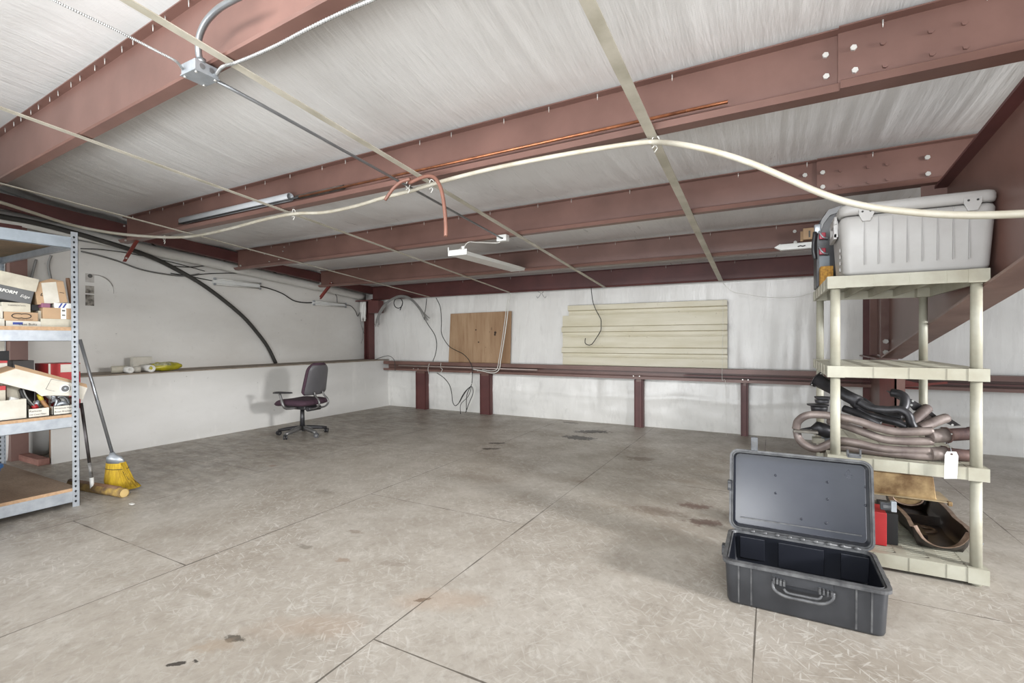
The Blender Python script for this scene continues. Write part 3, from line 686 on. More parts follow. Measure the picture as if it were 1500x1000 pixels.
wallcable([(118,340),(138,344),(155,350),(182,352)], 'black cable on the left wall left of the nearest end brace', .006)
wallcable([(118,364),(145,365),(178,369),(215,376),(260,386),(300,397)], 'thin black cable crossing behind the thick charcoal hose', .005)
wallcable([(119,368),(145,374),(172,382),(205,394),(240,401),(270,404),(292,401)], 'grey cable bundle sagging across the left wall beneath the hose', .010, mat('grey_bundle', (112,110,106), .5))
wallcable([(222,357),(240,366),(262,368),(280,377),(300,376),(318,385),(346,390)], 'wavy black cable on the left wall between the first and second purlin ends', .006, off=.06)
wallcable([(250,389),(275,391),(300,389),(325,383),(348,378)], 'black cable looping up to the end of the third purlin', .006, off=.05)
wallcable([(300,376),(312,384),(330,390),(346,390)], 'black cable crossing another beside the third purlin end', .005, off=.07)
wallcable([(278,404),(300,401),(330,400),(355,400)], 'black cable lying just above the first wall strip light', .006)
wallcable([(250,400),(280,405),(300,409),(311,411)], 'black cable feeding the first wall strip light', .006)
wallcable([(377,418),(396,423),(414,430),(430,440),(445,443),(457,443)], 'thick black cable linking the two wall strip lights', .009)
wallcable([(365,398),(380,402),(398,407),(420,412),(446,417)], 'black cable between the third and fourth purlin ends', .006, off=.05)
wallcable([(394,395),(412,404),(430,414),(450,417),(464,416)], 'black cable sagging beside the fourth purlin end', .006, off=.05)
wallcable([(503,446),(514,448),(521,456),(524,463),(528,456),(536,450)], 'black cable from the second wall strip light to the corner column', .006)
wallcable([(492,423),(500,430),(512,435),(524,438)], 'short black cable right of the fourth purlin end', .005, off=.05)
wallcable([(488,426),(493,434),(494,443)], 'black cable dropping to the second wall strip light', .005, off=.06)
for q, (pts, lab) in enumerate((([(533,442),(529,455),(528,470),(531,482),(534,490)], 'grey wire loop hanging left of the corner column'), ([(532,480),(531,495),(529,503)], 'short end of wire hanging left of the corner column'))):
    wallcable(pts, lab, .005, M_CABLEG, off=.12)

# back wall boards
def wood():
    t = NT('weathered_plywood'); n = t.noise(3.2, 5, .6, ms=(1,1,.22), dist=.4); n2 = t.noise(26, 4, .6, ms=(1,1,.1))
    c = t.mix(t.ramp(n, [(.35,0),(.65,1)]), hexc(172,143,112), hexc(146,114,84)); c = t.mix(t.math('MULTIPLY', t.ramp(n2, [(.5,0),(.75,1)]), .45), c, hexc(118,84,56))
    n3 = t.noise(7, 3, .6, ms=(1,1,.9), loc=(4,0,1)); c = t.mix(t.ramp(n3, [(.68,0),(.74,.75)]), c, hexc(82,58,40))
    t.base(c); t.set(.7); return t.m
W = [onY(px, py, 6.622) for px, py in ((657,531),(747,534),(749,455.5),(660,459.5))]
b = MB(); b.hexa([W[0], W[1], W[1]+V((0,.014,0)), W[0]+V((0,.014,0)), W[3], W[2], W[2]+V((0,.014,0)), W[3]+V((0,.014,0))])
PL = thing('plywood_board', 'weathered brown plywood board on the back wall left of the corrugated panel', 'board', ((W[0].x+W[1].x)/2, 6.63, W[0].z))
b.build('panel', wood(), PL)
b = MB()
for px, py, r_ in ((725.5,487,.022),(725,490,.018),(697,483,.012),(701,501,.012),(717,486,.006),(733,484,.005)):
    p = onY(px, py, 6.6215); b.cyl(p, p+V((0,-.0008,0)), r_, 9)
b.build('knots', mat('dark_knot', (58,42,30), .8), PL)
def cream():
    t = NT('cream_corrugated_steel'); n = t.noise(4, 5, .6, ms=(.3,1,2)); c = t.mix(t.ramp(n, [(.35,0),(.7,1)]), hexc(210,203,182), hexc(192,183,154))
    n2 = t.noise(22, 4, .7); c = t.mix(t.ramp(n2, [(.66,0),(.74,.6)]), c, hexc(132,112,78)); t.base(c); t.set(.42, .0, .5); return t.m
ptop = lambda px: 448+(px-833)*(439.5-448)/(1065.5-833)
x0 = onY(824, 500, 6.61).x; x1 = onY(1065.5, 500, 6.61).x; zt = onY(945, 443.5, 6.61).z; zb0 = .826
ribs = [onY(945, y, 6.61).z for y in (447.5, 481, 513.5)]
def cprof(z):
    y = 6.618
    for i, rc in enumerate(ribs):
        d = abs(z-rc); y = min(y, 6.618-.048*max(0, min(1, (.044-d)/.008)))
    for rc in (ribs[0]-.095, ribs[1]-.10, ribs[2]-.09):
        d = abs(z-rc); y = min(y, 6.618-.005*max(0, min(1, (.012-d)/.008)))
    return y
zs = [zb0+i*(zt-zb0)/220 for i in range(221)]; znotch = onY(828, 462, 6.6).z
b = MB(); xn = onY(833, 455, 6.61).x
b.sheet(lambda x, z: V((x, cprof(z), z)), [x0, xn], [z for z in zs if z < znotch], False)
b.sheet(lambda x, z: V((x, cprof(z), z+(x-(x0+x1)/2)*.0)), [xn+(x1-xn)*i/8 for i in range(9)], zs, False)
tag(b.build('corrugated_panel', cream(), solid=.002, recalc=False), 'cream corrugated steel panel fixed to the back wall above the girt', 'panel')
def backwire(nm, pts, lab, r=.006, m=None, y=6.47, cat='cable', k=6):
    return tag(MB().tube([onY(px, py, y) for px, py in pts], r, 6, k=k).build(nm, m or M_CABLE), lab, cat, {'cable_bundle':'arched cables in the far corner','hanging_cable':'cables hanging on the back wall','loose_cable':'white cords over the plywood','thin_cord':'thin cords on the back wall','wall_hook':'pair of wire hooks'}.get(nm))
backwire('hook_wire', [(865.8,421),(867,432),(869,444),(874,456),(880,467),(880.5,475),(880,484),(874,494),(867,504),(861,505),(857,502),(857.5,495)], 'dark hooked wire hanging in front of the cream corrugated panel', .006, cat='wire', y=6.50, k=2)
for i in range(5):
    dx, dy = (-4,-2,0,2,4)[i], (3,1,0,1,2)[i]
    backwire('cable_bundle', [(549+i*1.5,476+3*math.sin(i*2.4)),(554.5+dx*.4,463),(560+dx*.5,452),(567+dx*.5,442+dy*.5),(578+dx*.4,435+dy),(588,432.5+dy),(599-dx*.2,435+dy),(608-dx*.3,442+dy),(617-dx*.4,453+dy),(629-i*1.8,468-2*math.cos(i*2))], 
             ('uppermost','second','middle','fourth','lowest')[i]+' grey cable of the arched bundle right of the corner column', .008, M_CABLEG, 6.40-.012*i)
backwire('cable_loop', [(583.4+6.3*math.cos(a), 443.7+7.5*math.sin(a)) for a in [2*PI*k/12 for k in range(13)]]+[(588,449),(586,454)], 'small dark cable loop hung under the arched bundle', .008, y=6.44)
backwire('hanging_cable', [(625,437),(623.5,452),(621.5,464),(627.5,476),(636.4,489.5),(639.8,503),(638,518),(634,529)], 'black cable curving down the wall left of the plywood board', .006)
backwire('hanging_cable', [(638.8,436),(645,450),(646.6,470),(647,489),(657,506),(668,513),(678,518),(686,526),(691,536),(692,545),(691,562),(684,578),(683,603)], 'black cable crossing the lower corner of the plywood board', .006)
backwire('hanging_cable', [(628,548),(627,540),(629,532)], 'short white wire over the girt below the left cable', .004, M_WIREW, 6.48)
backwire('hanging_cable', [(646,531),(645.5,538),(648,541),(645,546)], 'short white wire over the girt right of another', .004, M_WIREW, 6.48)
backwire('hanging_cable', [(640,546),(650,553),(658,563),(661.6,575),(663,588),(667,594),(673,589),(678,580),(685,570),(691,566),(693,575),(688,588),(682,604)], 'black cable swinging low under the girt between the first two studs', .006, y=6.42)
backwire('hanging_cable', [(690,545),(690,560),(696,566),(694,580),(690,592),(684,600)], 'white wire dangling below the girt left of the second stud', .005, M_WIREW, 6.44)
backwire('hanging_cable', [(672,590),(680,575),(690,566),(686,580),(675,592),(674.6,606)], 'black cable end reaching the floor under the girt', .005, y=6.40)
backwire('loose_cable', [(748,429),(745,445),(742.8,466),(738,500),(733.7,526),(731,541),(722,546),(706,543),(693,540.6)], 'white cord hanging over the right edge of the plywood board', .008, M_WIREW, 6.46, 'cord')
backwire('loose_cable', [(745,430),(742,448),(739.5,470),(735,502),(731,526),(728,540),(720,543),(706,541)], 'second white cord hanging just left of another over the plywood', .006, M_WIREW, 6.47, 'cord')
backwire('thin_cord', [(1058.7,414),(1069,424.7),(1080,429),(1093,431),(1120,435),(1150,436),(1173,434),(1190,429),(1199,424)], 'thin cord swagged on the back wall between the strap and the plastic shelving', .003, M_WIREW, 6.47, 'cord')
backwire('thin_cord', [(1059,440),(1059,480),(1058.5,520),(1058,555),(1063,562),(1064,640)], 'thin white string hanging down over the right end of the corrugated panel', .002, M_WIREW, 6.47, 'cord')
backwire('thin_cord', [(548,528),(556,524),(568,521),(575,524),(578,530),(579,543)], 'thin black wires lying on the ledge by the corner column', .005, M_CABLE, 6.40, 'cord')
for i, px in enumerate((789, 797)):
    backwire('wall_hook', [(px-1,427),(px+(-1 if i else 1)*3,430),(px+(1 if i else -1),436),(px+(3 if i else -3),434)], ('left','right')[i]+' small wire hook of the pair hanging from the eave purlin', .004, M_CABLEG, 6.47, 'hook')
a, c = onY(584,535,6.485), onY(787,541.7,6.485)
tag(MB().tube([a, c], .011, 8).build('conduit_pipe', mat('dull_pink_pipe', (176,158,150), .4)), 'long thin pale pipe lying along the girt below the plywood board', 'pipe')

# fixture and carton on the fourth purlin flange
a = onY(1136, 363, 5.21); c = onY(1215, 360, 5.21)
FX = thing('strip_light', 'white strip light lying on the fourth purlin beside the plastic shelving', 'light fixture', ((a.x+c.x)/2, 5.2, a.z-.02))
MB().box(a.x+.04, c.x, 5.18, 5.24, a.z-.03, a.z+.025).build('housing', M_WHITEP, FX, bevel=.003)
MB().prism([(0,0),(.05,.03),(.05,-.025)], .05, frame((a.x-.01, 5.235, a.z-.0), (1,0,0), (0,0,1), None)).build('end_cap', M_WHITEP, FX)
MB().tube([V((a.x+.18+.02*i, 5.175, a.z-.01+.006*(i%2))) for i in range(4)], .005, 5).build('clip', M_CABLE, FX)
a = onY(1176, 352, 5.21); c = onY(1194, 334, 5.21)
MC = thing('small_carton', 'small tan cardboard carton standing on the strip light by the fourth purlin', 'box', ((a.x+c.x)/2, 5.2, a.z))
MB().box(a.x, c.x, 5.17, 5.24, a.z, c.z).build('carton', M_CARD, MC, bevel=.002)
MB().box(a.x-.02, a.x, 5.19, 5.22, a.z-.01, a.z+.08).build('flap', M_CARD, MC)
a2 = onY(1184.5, 341, 5.169); MB().box(a2.x, a2.x+.014, 5.1685, 5.17, a2.z-.04, a2.z+.02).build('print', M_INKG, MC)

a, c = onY(1311, 568, 6.30), onY(1388, 562, 6.30)
b = MB(); b.hexa([a, c, c+V((0,.03,0)), a+V((0,.03,0)), a+V((0,0,.022)), c+V((0,0,.022)), c+V((0,.03,.022)), a+V((0,.03,.022))]); b.box(a.x, a.x+.22, 6.33, 6.45, a.z-.01, a.z+.0)
b.hexa([a+V((0,.005,.02)), a+V((.30,.005,.03)), a+V((.30,.03,.03)), a+V((0,.03,.02)), a+V((0,.005,.10)), a+V((.02,.005,.10)), a+V((.02,.03,.10)), a+V((0,.03,.10))])
tag(b.build('wall_bracket', M_RUSTRED), 'small red steel bracket on the girt seen between the plastic shelving posts', 'bracket')
# ------------------------------------------------------------------ galvanised rack, left
RX = -4.437; RXB = -5.885; RY = 1.59; RY0 = -.28
RK = thing('storage_rack', 'galvanised steel boltless rack with particle board decks at the left edge', 'shelving', ((RX+RXB)/2, (RY+RY0)/2, 0))
def post(x, y, sx, sy, h=1.985):
    b = MB(); w = .042
    b.box(min(x, x-sx*w), max(x, x-sx*w), y-(.0022 if sy > 0 else 0), y+(0 if sy > 0 else .0022), 0, h)
    b.box(x-(.0022 if sx > 0 else 0), x+(0 if sx > 0 else .0022), min(y, y-sy*w), max(y, y-sy*w), 0, h)
    b.mat(1); z = .03
    while z < h-.03:
        for s in (-1, 1):
            # keyhole slots on both legs of the angle
            xx = x+ (.0006 if sx > 0 else -.0006); yy = y-sy*.024
            if s > 0: b.box(min(x, xx), max(x, xx), yy-.0035, yy+.0035, z, z+.017); b.box(min(x, xx), max(x, xx), yy-.007, yy+.007, z+.006, z+.013)
            xx = x-sx*.022; yy2 = y-sy*.0026
            if s < 0: b.box(xx-.0035, xx+.0035, min(yy2, yy2-sy*.0006)-.0, max(yy2, yy2-sy*.0006), z, z+.017)
            xi = x-sx*.0026
            if s < 0: b.box(min(xi, xi-sx*.0006), max(xi, xi-sx*.0006), y-sy*.027, y-sy*.020, z, z+.017)
            if s < 0: b.box(x-sx*.025, x-sx*.018, min(y, y+sy*.0006), max(y, y+sy*.0006), z, z+.017)
        z += .036
    return b.build('post', [M_GALV, M_DARKIN], RK)
post(RX, RY, 1, 1); post(RXB, RY, -1, 1); post(RX, RY0, 1, -1); post(RXB, RY0, -1, -1)
for i, (z0, z1, dz, dk) in enumerate(((.035,.114,.114,.022),(.577,.650,.650,.020),(1.198,1.272,1.272,.026),(1.865,1.945,1.925,.016))):
    for x, s in ((RX-.003, -1), (RXB+.003, 1)):
        b = MB(); b.box(min(x, x+s*.0025), max(x, x+s*.0025), RY0+.003, RY-.030, z0, z1); b.box(min(x, x+s*.03), max(x, x+s*.03), RY0+.003, RY-.03, z0, z0+.0025)
        b.build('front_beam' if s < 0 else 'back_beam', M_GALV if i != 3 else mat('blue_grey_galvanized', (172,182,190), .35, .45, .12, 10), RK)
    for y, s in ((RY-.003, -1), (RY0+.003, 1)):
        b = MB(); b.box(RXB+.01, RX-.012, min(y, y+s*.0025), max(y, y+s*.0025), z0+.002, z1-.002); b.box(RXB+.01, RX-.012, min(y, y+s*.028), max(y, y+s*.028), z0+.002, z0+.0045)
        b.build('side_beam', M_GALV, RK)
    b = MB(); b.box(RXB+.008, RX-.007, RY0+.008, RY-.010, dz, dz+dk)
    b.mat(1).box(RX-.007, RX-.0062, RY0+.008, RY-.010, dz, dz+dk); b.build('shelf_board', [M_PBOARD if i != 3 else M_PBUNDER, M_PBEDGE], RK)
DZ1, DZ2, DZ3 = .136, .670, 1.298

def carton(nm, lab, y0, y1, x0, x1, z0, z1, m, cat='box', group='boxes on the metal rack', rz=0, rx=0, ry=0, bevel=.002, lid=0):
    """carton whose printed face looks towards +X (front of the rack)"""
    c = V(((x0+x1)/2, (y0+y1)/2, z0)); t = thing(nm, lab, cat, c, 0, group)
    M = Matrix.Translation(c) @ rotz(rz) @ Matrix.Rotation(rx, 4, 'X') @ Matrix.Rotation(ry, 4, 'Y')
    hx, hy, h = (x1-x0)/2, (y1-y0)/2, z1-z0
    MB().box(-hx, hx, -hy, hy, 0, h, M).build('body', m, t, bevel=bevel)
    t['_m'] = 0; del t['_m']
    return t, M, hx, hy, h
def facetext(t, M, hx, y, z, body, size, m=None, shear=0, bold=0, align='CENTER'):
    F = M @ frame((hx+.0008, y, z), (0,1,0), (0,0,1)); return text_mesh('lettering', body, size, F, m or M_INK, t, .0004, shear, align, bold)
def R(px, py, x=RX-.05): return onX(px, py, x)
def faces(px0, px1, pyt, x=RX-.05): a = R(px0, pyt, x); c = R(px1, pyt, x); return a.y, c.y
XF = RX-.05
def stackbox(nm, lab, px0, px1, pt, pb, m, depth=.25, x=XF, **k):
    ya, yb_ = onX(px0, pb, x).y, onX(px1, pb, x).y; z1 = onX((px0+px1)/2, pt, x).z; z0 = k.pop('z0', None)
    if z0 is None: z0 = onX((px0+px1)/2, pb, x).z
    return carton(nm, lab, ya, yb_, x-depth, x, z0, z1, m, **k)+(z0, z1)
# middle deck stack
t, M, hx, hy, h, z0, z1 = stackbox('flat_box', 'flat white and blue printed box lying on the rack deck under the tan box', 9, 60, 470, 479, M_CARDW, z0=DZ3)
facetext(t, M, hx, .02, .008, 'Case Bolts', .022); MB().box(hx, hx+.0006, -.055, -.005, .012, .028, M).build('label', M_INKB, t)
t, M, hx, hy, h, z2, z3 = stackbox('tan_box', 'tan carton printed with two dark rounded hooks, second from the deck', 6, 56, 457, 470, M_CARD, z0=z1)
b = MB()
for s in (-1, 1):
    b.tube([M @ V((hx+.001, s*.018+s*.030*math.cos(a)+ (0 if s>0 else 0), h*.56+.016*math.sin(a))) for a in [math.radians(q) for q in range(-130, 131, 20)]] if s > 0 else [M @ V((hx+.001, -.018-.030*math.cos(a), h*.56+.016*math.sin(a))) for a in [math.radians(q) for q in range(-130, 131, 20)]], .0028, 5)
b.build('printed_hooks', M_INK, t); facetext(t, M, hx, .02, .006, 'HOOKS TO LAST', .010)
t, M, hx, hy, h, z4, z5 = stackbox('white_box', 'worn white carton on top of the tan hook box', 3, 45, 443, 457, M_CARDC, z0=z3)
facetext(t, M, hx, 0, h*.62, 'THERMOSTATS', .013, M_INKG)
stackbox('white_box', 'white carton cut by the left edge, left of the worn white carton', -30, 4.5, 447, 466, M_CARDW, z0=onX(0,466,XF).z+0)
stackbox('flat_box', 'blue and white flat box lying on the rack deck at the left edge', -30, 7, 466, 479, M_CARDW, z0=DZ3)
# big tilted two-tone box
a = onX(-25, 416, XF-.02); c = onX(45.5, 441, XF-.02)
TB = thing('tilted_box', 'large box with dark grey lower half and white top tilted on the pile', 'box', (XF-.2, (a.y+c.y)/2, z5))
ang = -.17
pb0, pb1 = onX(-30,431,XF), onX(45,446,XF); d = (pb1-pb0).normalized(); n_ = V((1,0,0)).cross(d).normalized()
if n_.z < 0: n_ = -n_
L = (pb1-pb0).length; Mb = frame(pb0+V((-.30,0,0)), (1,0,0), d, None)
h1 = (onX(46, 426, XF)-pb1).length; h2 = h1+(onX(48,407.5,XF)-onX(46,426,XF)).length
MB().box(0, .30, 0, L, 0, h1, Mb).build('base', M_GREYBOX, TB, bevel=.002)
MB().box(-.004, .304, -.004, L+.008, h1-.002, h2, Mb).build('lid', M_CARDC, TB, bevel=.002)
text_mesh('lettering', 'AIRFORM', .028, Mb @ frame((.3008, L*.20, h1*.52), (0,1,0), (0,0,1)), M_INKW, TB, .0004, .1, 'LEFT', .001)
text_mesh('lettering', 'Edge', .026, Mb @ frame((.3008, L*.74, h1*.40), (0,1,0), (0,0,1)), M_INKW, TB, .0004, .3, 'LEFT')
# right hand stack
t, M, hx, hy, h, w0, w1 = stackbox('flat_box', 'plain off white flat box on the rack deck nearest the post', 60, 108, 467, 480, M_CARDC, z0=DZ3)
t, M, hx, hy, h, w2, w3 = stackbox('brown_box', 'brown carton with white barcode strip on the plain off white box', 63, 108, 451, 467, M_CARD, z0=w1)
MB().box(hx, hx+.0007, .012, .042, 0, h, M).build('tape_strip', M_PAPER, t)
for k in range(5): pass
MB().box(hx+.0007, hx+.001, .018, .036, h*.3, h*.42, M).box(hx+.0007, hx+.001, .018, .036, h*.7, h*.85, M).build('print', M_INKG, t)
t, M, hx, hy, h, w4, w5 = stackbox('striped_box', 'small white box with blue and red stripes on top of the brown carton', 80, 108, 444, 451, M_PAPER, z0=w3)
b = MB()
for q, mi in ((-.034,0),(-.012,0),(.036,1),(.052,0)):
    b.mat(mi).hexa([M @ V(p) for p in ((hx,q,.002),(hx+.0008,q,.002),(hx+.0008,q+.010,.002),(hx,q+.010,.002),(hx,q+.016,h-.002),(hx+.0008,q+.016,h-.002),(hx+.0008,q+.026,h-.002),(hx,q+.026,h-.002))])
b.build('stripes', [M_INKB, M_RED], t)
stackbox('purple_box', 'small purple box beside the striped box', 61, 74, 444, 451, M_PURPLE, z0=w3, depth=.1)
stackbox('black_box', 'small black carton in the gap between the two stacks', 46, 61, 446, 455, M_BLACK, x=XF-.06, z0=None, depth=.12)
stackbox('small_carton', 'small worn beige carton standing in the gap between the two stacks', 56, 63, 455, 479, M_CARDC, x=XF-.03, z0=DZ3, depth=.1)
stackbox('olive_box', 'small olive box low in the gap between the two stacks', 46, 57, 455, 466, mat('olive_card', (112,108,80), .7), x=XF-.10, z0=None, depth=.1)
# open cardboard box leaning on the stack
OBX = thing('open_cardboard_box', 'brown cardboard box with wide pale tape, tilted on top of the right stack', 'box', (XF-.15, 1.42, w5))
q = [onX(px, py, XF-.01) for px, py in ((55,446),(99.5,442.5),(93,412),(49.5,415))]
bk = V((-.24,0,.0)); b = MB(); b.hexa([q[0], q[1], q[1]+bk+V((0,-.015,.01)), q[0]+bk, q[3], q[2], q[2]+bk+V((0,-.02,.0)), q[3]+bk]); b.build('body', M_CARD, OBX, bevel=.002)
e = V((.0012,0,0)); fx = lambda u, v: q[0].lerp(q[1], u).lerp(q[3].lerp(q[2], u), v)+e
b = MB(); b.quad(fx(.22,.0), fx(.72,.02), fx(.74,1), fx(.24,1)); b.build('tape', M_CARDW, OBX, solid=.0006)
b = MB(); b.tube([fx(.78,.50)+e, fx(.93,.44)+e], .0016, 5); b.tube([fx(.20,.52)+e, fx(.15,.42)+e, fx(.21,.40)+e], .0024, 5, k=3); b.build('pen_marks', M_INK, OBX)
b = MB(); b.hexa([q[3], q[2], q[2]+bk, q[3]+bk, q[3]+V((0,.01,.006)), q[2]+V((-.03,-.06,.016)), q[2]+bk+V((0,-.02,.01)), q[3]+bk+V((0,0,.008))]); b.build('flap', M_CARD, OBX)
a, c = onX(99, 407, XF-.05), onX(105, 442, XF-.05)
tag(MB().tube([a, a.lerp(c,.1), c+V((0,0,-.01))], [.011,.013,.014], 10, True, 0).build('tool_handle', M_WOODH), 'worn brown wooden tool handle upright beside the rack post', 'handle')

# lower deck: parts bins and the long lid
def bin_(nm, lab, px0, px1, pt, pb, depth, x=XF, grp='white parts bins on the lower rack deck', z0=DZ2):
    ya, yb_ = onX(px0, pb, x).y, onX(px1, pb, x).y; z1 = onX((px0+px1)/2, pt, x).z
    t = thing(nm, lab, 'bin', (x-depth/2, (ya+yb_)/2, z0), 0, grp); th = .004
    b = MB(); b.box(x-th, x, ya, yb_, z0, z1); b.box(x-depth, x-depth+th, ya, yb_, z0, z1+.02); b.box(x-depth, x, ya, ya+th, z0, z1); b.box(x-depth, x, yb_-th, yb_, z0, z1); b.box(x-depth, x, ya, yb_, z0, z0+th)
    b.build('tray', M_CARDW, t); return t, ya, yb_, z0, z1
t, ya, yb_, z0, z1 = bin_('parts_bin', 'largest plain white bin at the left end of the lower rack deck', -40, 40, 587, 620, .35)
t2, ya, yb_, z0, z1 = bin_('parts_bin', 'middle white bin hand lettered, with red part and wooden handle inside', 41, 73, 598, 613, .35)
Mx = Matrix.Identity(4)
text_mesh('lettering', 'Remote', .020, frame((XF+.0006, ya+.006, z1-.022), (0,1,0), (0,0,1)), M_INK, t2, .0004, .1)
text_mesh('lettering', 'Oil Cool Filter', .015, frame((XF+.0006, ya+.006, z1-.044), (0,1,0), (0,0,1)), M_INK, t2, .0004, .1)
t3, yc_, yd_, z0, z1b = bin_('parts_bin', 'white bin nearest the post, hand lettered, holding metal fittings', 78, 109, 594, 610, .35)
text_mesh('lettering', 'Windshield Wiper', .014, frame((XF+.0006, yc_+.006, z1b-.020), (0,1,0), (0,0,1)), M_INK, t3, .0004, .1)
text_mesh('lettering', 'Boost Bracket', .016, frame((XF+.0006, yc_+.006, z1b-.044), (0,1,0), (0,0,1)), M_INK, t3, .0004, .1)
X2 = XF-.06
def tt(nm, pts, r, m, lab, cat, x=X2, k=5, n=8): return tag(MB().tube([onX(px, py, x+dx) for px, py, dx in pts], r, n, k=k).build(nm, m), lab, cat)
tt('red_canister', [(46,597,0),(54,594,.0)], .022, M_RED, 'round red part in the middle bin of the lower deck', 'part', k=0)
tt('wooden_handle', [(58,582,-.02),(64,590,0),(72,600,.02)], .013, mat('tan_handle', (160,116,74), .6), 'tan wooden handle sticking out of the middle bin', 'handle', k=2)
tt('yellow_tag', [(57,577,-.02),(61,586,-.01)], .014, mat('yellow_label', (206,184,60), .5), 'yellow label on the handle in the middle bin', 'label', k=0)
tt('cable_coil', [(30,570,-.04),(34,580,-.02),(40,588,0),(47,594,.01)], .012, M_CABLE, 'black cable bending into the middle bin', 'cable')
tt('cable_coil', [(34,570,-.03),(38,580,-.01),(44,588,.01),(50,594,.02)], .005, M_CABLEG, 'grey cable beside the black cable in the middle bin', 'cable')
tt('metal_funnel', [(56,586,0),(52,594,0)], [.008,.02], M_GALV, 'light metal cone in the middle bin', 'part', k=0)
tt('metal_fitting', [(78,576,0),(79,588,0)], .014, M_GALV, 'upright shiny metal fitting at the left of the end bin', 'fitting', k=0)
tt('metal_fitting', [(74,590,0),(84,584,0),(88,592,0)], .011, M_STEEL_D, 'dark bent metal fitting low in the end bin', 'fitting')
tt('metal_fitting', [(84,582,0),(90,580,0),(98,584,0),(100,592,0),(92,595,0)], .009, M_EMT, 'curved steel fitting in the middle of the end bin', 'fitting')
tt('metal_fitting', [(82,594,0),(92,590,.01),(99,594,0)], .016, M_GALV, 'thick grey metal fitting lying at the front of the end bin', 'fitting')
tt('metal_fitting', [(76,583,.01),(83,586,.01),(80,596,.01)], .009, M_EMT, 'small steel elbow at the front left of the end bin', 'fitting')
tt('brown_canister', [(102,582,-.02),(106,592,-.02)], .022, mat('brown_part', (92,66,50), .6), 'brown round part at the back of the end bin', 'part', k=0)
tt('clear_bag', [(70,580,-.04),(84,574,-.05),(100,590,-.05)], .03, M_PAPER, 'crumpled white bag behind the fittings in the end bin', 'bag')
t, M, hx, hy, h, *_ = stackbox('small_box', 'small white box with a red lid inside the largest bin', -25, 8.5, 572, 587, M_CARDC, x=XF-.05, z0=DZ2+.03, depth=.15)
MB().box(-hx, hx, -hy, hy, h, h+.028, M).build('red_lid', M_RED, t)
t, M, hx, hy, h, *_ = stackbox('small_box', 'tall pale box leaning inside the largest bin', 10, 30, 563, 585, M_CARDC, x=XF-.12, z0=DZ2+.01, depth=.12)
tt('plastic_sleeve', [(14,584,0),(26,586,0)], .016, M_PAPER, 'small white cylinder on the edge of the largest bin', 'part', k=0)
# long white product box lying open on its side over the bins
LB = thing('long_box', 'long white box with a printed lamp picture lying slanted over the parts bins', 'box', (XF-.1, 1.4, 0.80))
XL = XF+.002
top = [(-30,566),(0,548),(23,540),(108,561),(127,571)]; bot = [(-30,560),(0,560),(50,573),(64,583),(115,590)]
poly = [onX(px, py, XL) for px, py in ((-30,556),(0,547.5),(23,540),(66,551),(108,561.5),(128,568),(121,586),(108,579.5),(70,579),(61,580),(52,573.5),(0,560.5),(-30,556.5))]
Mz = frame((XL,0,0), (0,1,0), (0,0,1)); pl = [(p.y, p.z) for p in poly]
MB().prism(pl, -.006, Mz).build('front_face', M_CARDW, LB)
edge = [onX(px, py, XL) for px, py in ((-30,556),(0,547.5),(23,540),(66,551),(108,561.5),(128,568))]
b = MB()
for p, q_ in zip(edge, edge[1:]):
    w_ = V((-.16,0,.012)); b.hexa([p, q_, q_+w_, p+w_, p+V((0,0,.004)), q_+V((0,0,.004)), q_+w_+V((0,0,.004)), p+w_+V((0,0,.004))])
b.build('cardboard_top', M_CARD, LB)
b = MB(); u = edge[-1]; 
b.hexa([edge[2]+V((-.005,0,.0)), edge[-1]+V((-.005,0,0)), edge[-1]+V((0.0,0,0)), edge[2]+V((0.0,0,0)), edge[2]+V((-.02,0,.028)), edge[-1]+V((-.02,0,.028)), edge[-1]+V((-.015,0,.028)), edge[2]+V((-.015,0,.028))]); b.build('folded_flap', M_CARD, LB)
c0 = onX(95.5, 569, XL+.002)
b = MB(); b.lathe([(.030,.0),(.030,.002),(.024,.003),(.018,-.001)], frame(c0-V((.001,0,0)), (0,1,0), (0,0,1)), 20); b.build('printed_ring', M_PAPER, LB)
MB().cyl(c0, c0+V((.0015,0,0)), .0225, 20).build('printed_lens', mat('print_dark_grey', (92,92,92), .6), LB)
MB().cyl(c0+V((.0015,0,.002)), c0+V((.0022,0,.002)), .007, 12).build('printed_bulb', M_GALV, LB)
b = MB(); ln = [onX(px, py, XL+.001) for px, py in ((67,570),(75,555),(107,561))]; b.tube(ln, .0012, 4); b.tube([onX(px, py, XL+.001) for px, py in ((67,570),(80,573))], .0008, 4); b.build('printed_frame', M_INKG, LB)
# things at the back of the lower deck
t, M, hx, hy, h, *_ = stackbox('red_white_box', 'red box with a cream label behind the long white box', 71, 118, 532, 552, M_RED, x=RX-.35, z0=DZ2+.0, depth=.25)
zl = onX(95, 534, RX-.35).z; MB().box(hx, hx+.001, -hy+.07, hy, h-.068, h-.008, M).build('label', M_CARDW, t)
MB().box(hx, hx+.001, -hy, -hy+.012, .0, h, M).build('white_edge', M_CARDW, t)
stackbox('black_box', 'low dark box behind the peak of the long white box', 19, 50, 528, 545, mat('dark_box', (70,68,66), .6), x=RX-.45, z0=DZ2, depth=.25)
t, M, hx, hy, h, *_ = stackbox('red_white_box', 'white box with a red top edge at the left edge of the lower deck', -30, 11, 532, 560, M_CARDW, x=RX-.3, z0=DZ2, depth=.2)
MB().box(-hx, hx+.001, -hy, hy, h, h+.016, M).build('red_lid', M_RED, t)
stackbox('black_box', 'tall black carton behind the red topped white box', -40, 14, 514, 570, M_BLACK, x=RX-.75, z0=DZ2, depth=.3)
